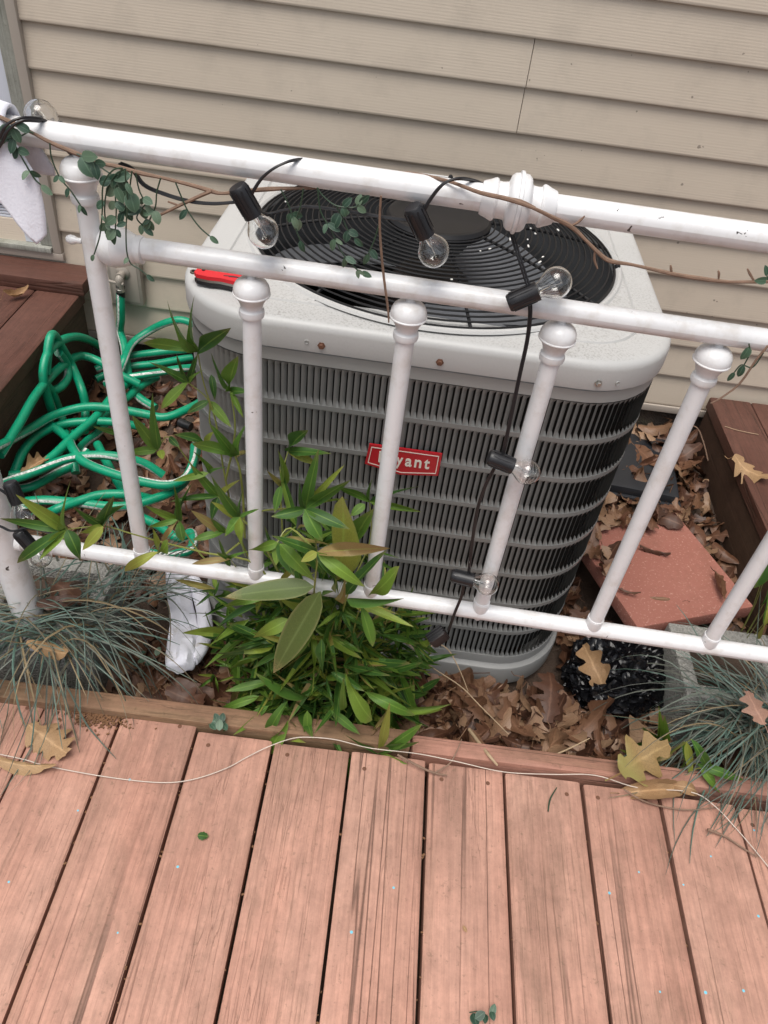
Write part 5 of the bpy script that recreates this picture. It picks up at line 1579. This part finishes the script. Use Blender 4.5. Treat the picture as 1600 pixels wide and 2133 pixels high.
for x0 in (-0.010, -0.002):
    MB().tube([(x0, -0.002, 0.0162), (x0 + 0.02, 0.001, 0.0166), (x0 + 0.045, -0.004, 0.0164)], 0.0009, 5, 4).build('groove', 'black', tl)
MB().lathe([(0, 0), (0.0028, 0), (0.0028, 0.001), (0, 0.0012)], 10, at((-0.045, 0.003, 0.016))).build('rivet', 'black', tl)
MB().lathe([(0.004, 0), (0.006, 0.0), (0.006, 0.003), (0.004, 0.003), (0.004, 0)], 14, at((-0.060, 0, 0.010))).build('lanyard_ring', 'steel', tl)

# ---------------------------------------------------------------- fallen leaves
def free(x, y):
    if AX - HX - 0.02 < x < AX + HX + 0.02 and AY - HY - 0.02 < y < AY + HY: return False
    if -0.93 < x < -0.50 and 0.86 < y < 1.06: return False
    if 0.655 < x < 1.07 and 0.92 < y < 1.13: return False
    if x < -0.89 and y > 0.9: return False
    if x > 0.945 and y > 0.9: return False
    if y < 0.81 or y > 2.02: return False
    c, s = cos(radians(-21)), sin(radians(-21))
    px, py = (x - 0.686) * c - (y - 1.32) * s, (x - 0.686) * s + (y - 1.32) * c
    if abs(px) < 0.15 and abs(py) < 0.16: return False
    if ((x - 0.575) / 0.12) ** 2 + ((y - 1.045) / 0.10) ** 2 < 0.8: return False
    return True
def leaf_matrix(x, y, z, L, tilt=0.5):
    return Matrix.Translation((x, y, z)) @ Matrix.Rotation(rnd(0, 2 * pi), 4, 'Z') @ Matrix.Rotation(rnd(-tilt, tilt), 4, 'X') @ Matrix.Rotation(rnd(-tilt, tilt), 4, 'Y') @ Matrix.Diagonal((L * rnd(.8, 1.15), L, L, 1)) @ Matrix.Translation((0, -0.5, 0))
AREAS = [
    (-0.50, 0.66, 0.81, 1.03, 150, 760, 'dry brown oak leaf in the litter in front of the grey unit', 'dry leaves on the ground before the grey unit'),
    (0.47, 0.94, 0.82, 2.0, 100, 640, 'dry brown oak leaf in the litter right of the grey unit', 'dry leaves on the ground right of the grey unit'),
    (-0.88, -0.37, 1.06, 1.95, 55, 380, 'dry brown leaf on the ground among the green hose coils', 'dry leaves on the ground around the hose'),
]
lit = MB()
oak_src = [([v.co.copy() for v in me.vertices], [tuple(p.vertices) for p in me.polygons], [d.uv.copy() for d in me.uv_layers[0].data]) for me in OAK]
def add_lit(m, k):
    vs, fs, uv = oak_src[k]
    o = len(lit.v)
    lit.v += [tuple(m @ p) for p in vs]
    c = 0
    for f in fs:
        lit.f.append(tuple(o + i for i in f)); lit.sm.append(True)
        lit.uv.append([tuple(uv[c + i]) for i in range(len(f))]); c += len(f)
for (x0, x1, y0, y1, ni, nm, lab, grp) in AREAS:
    c = 0
    while c < nm:
        x, y = rnd(x0, x1), rnd(y0, y1)
        if not free(x, y): continue
        add_lit(leaf_matrix(x, y, gz(x, y) + rnd(0.002, 0.030 if x > -0.36 else 0.012), rnd(0.04, 0.085), 0.7 if x > -0.36 else 0.4), random.randrange(9)); c += 1
    c = 0
    while c < ni:
        x, y = rnd(x0, x1), rnd(y0, y1)
        if not free(x, y): continue
        inst('fallen_leaf', random.choice(OAK), None, leaf_matrix(x, y, gz(x, y) + (rnd(0.022, 0.052) if x > -0.36 else rnd(0.008, 0.022)), rnd(0.06, 0.12), 0.8 if x > -0.36 else 0.45), label=lab, cat='leaf', group=grp); c += 1
for i in range(24):
    t = rnd(-0.16, 0.16)
    if i < 15: lx, ly = t, 0.150 + rnd(-0.03, 0.02)
    else: lx, ly = -0.14 + rnd(-0.03, 0.03), rnd(-0.02, 0.17)
    c_, s_ = cos(radians(21)), sin(radians(21))
    inst('fallen_leaf', random.choice(OAK), None, leaf_matrix(0.686 + lx * c_ - ly * s_, 1.32 + lx * s_ + ly * c_, rnd(0.036, 0.055), rnd(0.05, 0.09), 0.6), label='dry brown leaf fallen over the back or left edge of the red paver', cat='leaf', group='dry leaves along the edges of the red paver')
lit.build('leaf_litter', 'oak', None, label='matted dry brown leaf litter covering the soil bed', kind='stuff')

def single(name, mat, seed, lobed, base, tip, width, up, label, curl=0.35, cat='leaf'):
    me = oak_mesh(name, mat, seed, lobed, curl, 18)
    o = inst(name, me, None, frame(base, tip, up, width), label=label, cat=cat)
    return o
def LL(b, t): return (V(t) - V(b)).length
for mat, seed, lob, b, t, wf, up, lab, cu_ in (
    ('tanleaf', 26, True, (-0.5707,0.7104,0.012), (-0.4835,0.6649,0.012), 1.25, (0.1, -0.3, 1), 'pale tan oak leaf on the deck boards below the left grass tuft', .5),
    ('tanleaf', 22, False, (-0.5993,0.6354,0.01), (-0.4938,0.6388,0.01), 0.55, (0.0, 0.1, 1), 'rolled tan leaf lying along the left picture edge of the deck', .9),
    ('yellowleaf', 31, True, (0.5006,0.7508,0.03), (0.595,0.8114,0.05), 1.3, (0.0, -0.5, 1), 'large brown oak leaf with yellow base on the deck edge at right', .55),
    ('tanleaf', 33, False, (0.5159,0.7264,0.012), (0.6445,0.7507,0.016), 0.7, (0.1, -0.4, 1), 'curled orange brown leaf on the deck near the right grass tuft', .9),
    ('tanleaf', 34, False, (0.6723,0.747,0.012), (0.6062,0.7501,0.022), 0.8, (-0.2, -0.4, 1), 'small curled rusty leaf beside the right grass tuft on deck', .9),
    ('oak', 35, True, (0.4114,0.9089,-0.06), (0.4213,1.0234,-0.04), 1.1, (0.1, -0.6, 1), 'big brown oak leaf propped against the base of the grey unit', .4),
    ('tanleaf', 36, True, (0.5293,0.9745,-0.03), (0.4807,1.0658,0.01), 1.0, (-0.2, -0.8, 0.7), 'tan oak leaf standing upright before the black bag', .5),
    ('tanleaf', 37, False, (-0.5901,0.8207,0.1), (-0.5075,0.801,0.11), 0.75, (0.1, -0.5, 1), 'tan folded leaf caught in front of the left grass tuft', .7),
    ('oak', 38, False, (-0.6026,0.8849,0.135), (-0.53,0.9094,0.14), 0.75, (0.1, -0.5, 1), 'brown curled leaf lodged on top of the left grass tuft', .6),
    ('oak', 39, True, (-0.6086,0.9398,0.15), (-0.5373,0.909,0.15), 0.9, (0.2, -0.3, 1), 'dark brown leaf deep in the left grass tuft by the bottom rail', .8),
    ('pinkleaf', 40, True, (0.7606,0.8347,0.12), (0.7419,0.8988,0.13), 1.2, (0.1, -0.7, 1), 'pinkish tan leaf caught in the right grass tuft', .4),
    ('tanleaf', 41, False, (-1.0648,1.8164,0.228), (-1.0178,1.8641,0.228), 0.9, (0.1, -0.5, 1), 'tan curled leaf on the brown left side deck', .9),
    ('tanleaf', 42, True, (0.928,1.6757,0.108), (1.0003,1.5994,0.108), 1.1, (-0.2, -0.3, 1), 'crumpled tan oak leaf on the brown right side deck', 1.0),
    ('oak', 43, False, (0.6963,1.6939,0.03), (0.775,1.7536,0.03), 0.5, (0.0, -0.5, 1), 'narrow brown leaf on the black tray', .7),
    ('oak', 44, False, (0.551,1.2167,0.04), (0.6147,1.1955,0.038), 0.32, (0, 0.3, 1), 'rolled dark leaf near the left edge of the red paver', 1.1),
    ('oak', 45, False, (0.716,1.2053,0.038), (0.6217,1.204,0.038), 0.35, (0, -0.3, 1), 'rolled dark leaf across the middle of the red paver', 1.1),
    ('oak', 46, True, (0.6432,1.3652,0.04), (0.717,1.3504,0.04), 0.6, (0, -0.3, 1), 'shrivelled dark leaf near the back of the red paver', 1.2),
    ('oak', 47, False, (0.8111,1.3057,0.042), (0.8111,1.2148,0.042), 0.5, (0.4, 0, 1), 'curled brown leaf on the right side of the red paver', 1.2),
    ('oak', 48, True, (0.5403,1.3027,0.04), (0.5,1.3642,0.045), 1.0, (0, -0.3, 1), 'brown leaf lying between the grey unit and the red paver', .6),
    ('oak', 49, True, (-0.3737,0.87,-0.07), (-0.2875,0.8418,-0.06), 0.95, (0, -0.4, 1), 'broad brown leaf just below the white sock', .4),
    ('tanleaf', 50, True, (-0.8402,1.3231,0.06), (-0.8069,1.3947,0.06), 0.9, (0.1, -0.6, 1), 'tan leaf resting on the green hose at left', .6),
    ('bamboo', 51, False, (-0.2262,0.5562,0.004), (-0.2086,0.5568,0.004), 1.7, (0, 0, 1), 'small round green leaf alone on the deck boards', .1),
    ('tanleaf', 52, False, (0.2201,0.467,0.003), (0.2254,0.4577,0.003), 1.2, (0, 0, 1), 'tiny pale leaf scrap on the middle deck board', .1),
):
    single('fallen_leaf', mat, seed, lob, b, t, LL(b, t) * wf, up, lab, cu_)

# ---------------------------------------------------------------- twigs, wire, bits on the deck
def stick(path, r, name, mat, label, cat):
    o0 = V(path[0])
    o = MB().tube([V(p) - o0 for p in path], r, 7, 6).build(name, mat, None, label=label, cat=cat)
    o.location = o0
    return o
stick([(-0.6262,0.6552,0.006),(-0.5569,0.6501,0.004),(-0.5119,0.6433,0.004),(-0.4087,0.6372,0.004),(-0.3167,0.6387,0.004),(-0.2612,0.6515,0.004),(-0.2085,0.6798,0.004),(-0.1755,0.7071,0.004),(-0.1404,0.7298,0.01),(-0.0984,0.7405,0.03),(-0.0639,0.7449,0.034),(-0.02,0.7461,0.034),(0.0339,0.7424,0.028),(0.0696,0.7438,0.024),(0.1319,0.7458,0.022),(0.2039,0.7423,0.018),(0.2941,0.7367,0.012),(0.3846,0.7451,0.01),(0.4659,0.753,0.012),(0.5455,0.7398,0.01),(0.6444,0.7433,0.012),(0.6837,0.7204,0.012),(0.7146,0.6902,0.004),(0.7391,0.6531,0.004),(0.7673,0.605,0.004)], 0.0009, 'wire', 'wire', 'thin pale wire trailing along the front edge of the deck', 'wire')
stick([(0.0952,0.7399,0.02),(0.1341,0.7275,0.012),(0.1662,0.7208,0.006),(0.1901,0.7193,0.006)], [.002, .0024, .002, .0012], 'twig', 'twig', 'grey twig on the deck edge below the bamboo', 'twig')
stick([(0.1659,0.7197,0.008),(0.1912,0.737,0.014),(0.2031,0.7575,0.022),(0.2124,0.782,0.03)], [.0016, .0014, .0012, .0008], 'twig', 'twig', 'thin forked twig leaning on the edge board', 'twig')
stick([(0.2379,0.8431,-0.03),(0.2527,0.7954,0),(0.2664,0.7605,0.02),(0.282,0.7486,0.012)], [.0035, .0032, .003, .002], 'stick', 'paletwig', 'short tan stick leaning from the litter onto the deck', 'stick')
stick([(0.3775,0.7916,-0.02),(0.4269,0.819,-0.02),(0.4764,0.8513,-0.02)], [.0014, .0017, .001], 'twig', 'paletwig', 'pale twig in the litter behind the edge board', 'twig')
stick([(0.6594,0.6751,0.01),(0.6911,0.6691,0.005),(0.717,0.6525,0.005),(0.7413,0.6385,0.005)], [.0028, .0019, .0016, .0012], 'twig', 'twig', 'dark twig on the right deck boards under the grass', 'twig')
stick([(0.5166,0.7312,0.012),(0.5519,0.7174,0.006),(0.5949,0.7101,0.006),(0.6395,0.7113,0.006),(0.6962,0.725,0.006)], [.0016, .0018, .0017, .0015, .001], 'twig', 'twig', 'curved dark vine stem on the deck at right', 'twig')
stick([(0.0912,1.0249,0),(0.1363,0.9963,-0.02),(0.1575,0.9747,-0.02),(0.222,0.95,-0.04),(0.2639,0.9157,-0.05),(0.3239,0.8628,-0.06)], [.001, .0013, .0014, .0013, .0012, .0008], 'twig', 'paletwig', 'dead bamboo stem before the grey unit', 'twig')
stick([(0.1068,0.973,-0.02),(0.1533,1.0154,0),(0.1842,1.0139,0),(0.2134,0.9832,-0.02),(0.2408,0.9546,-0.06)], [.001, .0012, .0012, .0012, .001], 'twig', 'paletwig', 'arched dry stem at the base of the grey unit', 'twig')
stick([(0.3734,0.6757,0.003),(0.3789,0.6991,0.003),(0.3935,0.7243,0.003)], [.0012, .0016, .0008], 'sprig', 'greenstem', 'tiny green sprig on the right middle deck board', 'sprig')
stick([(0.9547,1.8475,0.103),(0.9912,1.8317,0.105),(1.0444,1.8249,0.105)], .0009, 'twig', 'paletwig', 'fine pale twig on the right side deck', 'twig')
stick([(0.8326,1.8853,0),(0.8738,1.9262,0.03),(0.9197,1.9363,0.03),(0.947,1.9098,0),(0.9533,1.8429,-0.02)], .0022, 'twig', 'twig', 'wiry vine loop beside the right side deck', 'twig')
# leaf bits on the deck
def bits(loc, n, r, label, seed, mats=EUC):
    t = thing('leaf_sprig', loc, label, 'sprig')
    rs = random.Random(seed)
    for i in range(n):
        a = rs.uniform(0, 2 * pi)
        L = rs.uniform(0.012, 0.02)
        b = V((rs.gauss(0, r), rs.gauss(0, r * 0.6), rs.uniform(0.001, 0.008)))
        inst('leaf', rs.choice(mats), t, frame(b, b + V((cos(a), sin(a), rs.uniform(-.02, .4))) * L, (0, -0.2, 1), L * rs.uniform(0.55, 0.8)))
    MB().tube([(-r * 1.4, 0, 0.002), (0, 0.002, 0.004), (r * 1.5, -0.002, 0.002)], 0.0008, 5, 3).build('stem', 'greenstem', t)
bits((-0.2429,0.7534,0.018), 8, 0.010, 'small waxy green leaf sprig on the left part of the edge board', 4)
bits((0.2417,0.3484,0.002), 6, 0.009, 'little pale green leaf sprig at the bottom picture edge', 6)
bits((-0.4321,0.9355,-0.06), 6, 0.012, 'waxy green leaves in the litter left of the sock', 8)
bits((0.1307,0.98,-0.05), 5, 0.010, 'waxy green leaves in the litter right of the bamboo', 9)
# dirt on the left deck boards
dm = MB()
for i in range(420):
    x, y = random.gauss(0, 0.030), random.gauss(0, 0.013)
    s = rnd(0.0008, 0.0030)
    dm.box((-s, -s * .5, 0), (s, s * .5, s), 0, at((x, y, 0.0005), rnd(0, 6), rnd(-.5, .5)))
do = dm.build('dirt', 'dirt', None, label='brown crumbly dirt on the deck under the left grass', kind='stuff')
do.location = (-0.4636,0.7536,0)
gm = MB()
for k in range(-4, 7):
    xg = 0.010 + 0.1442 * k
    for i in range(14 if k < 2 else 7):
        y = rnd(-0.1, 0.73)
        s = rnd(0.001, 0.0028)
        gm.box((-s * .6, -s, -s * .5), (s * .6, s, s * .6), 0, at((xg + rnd(-.002, .002), y, rnd(-0.012, -0.002)), rnd(0, 6), rnd(-.6, .6)))
gm.build('debris', 'dirt', None, label='crumbs of dirt in the gaps between the deck boards', kind='stuff')
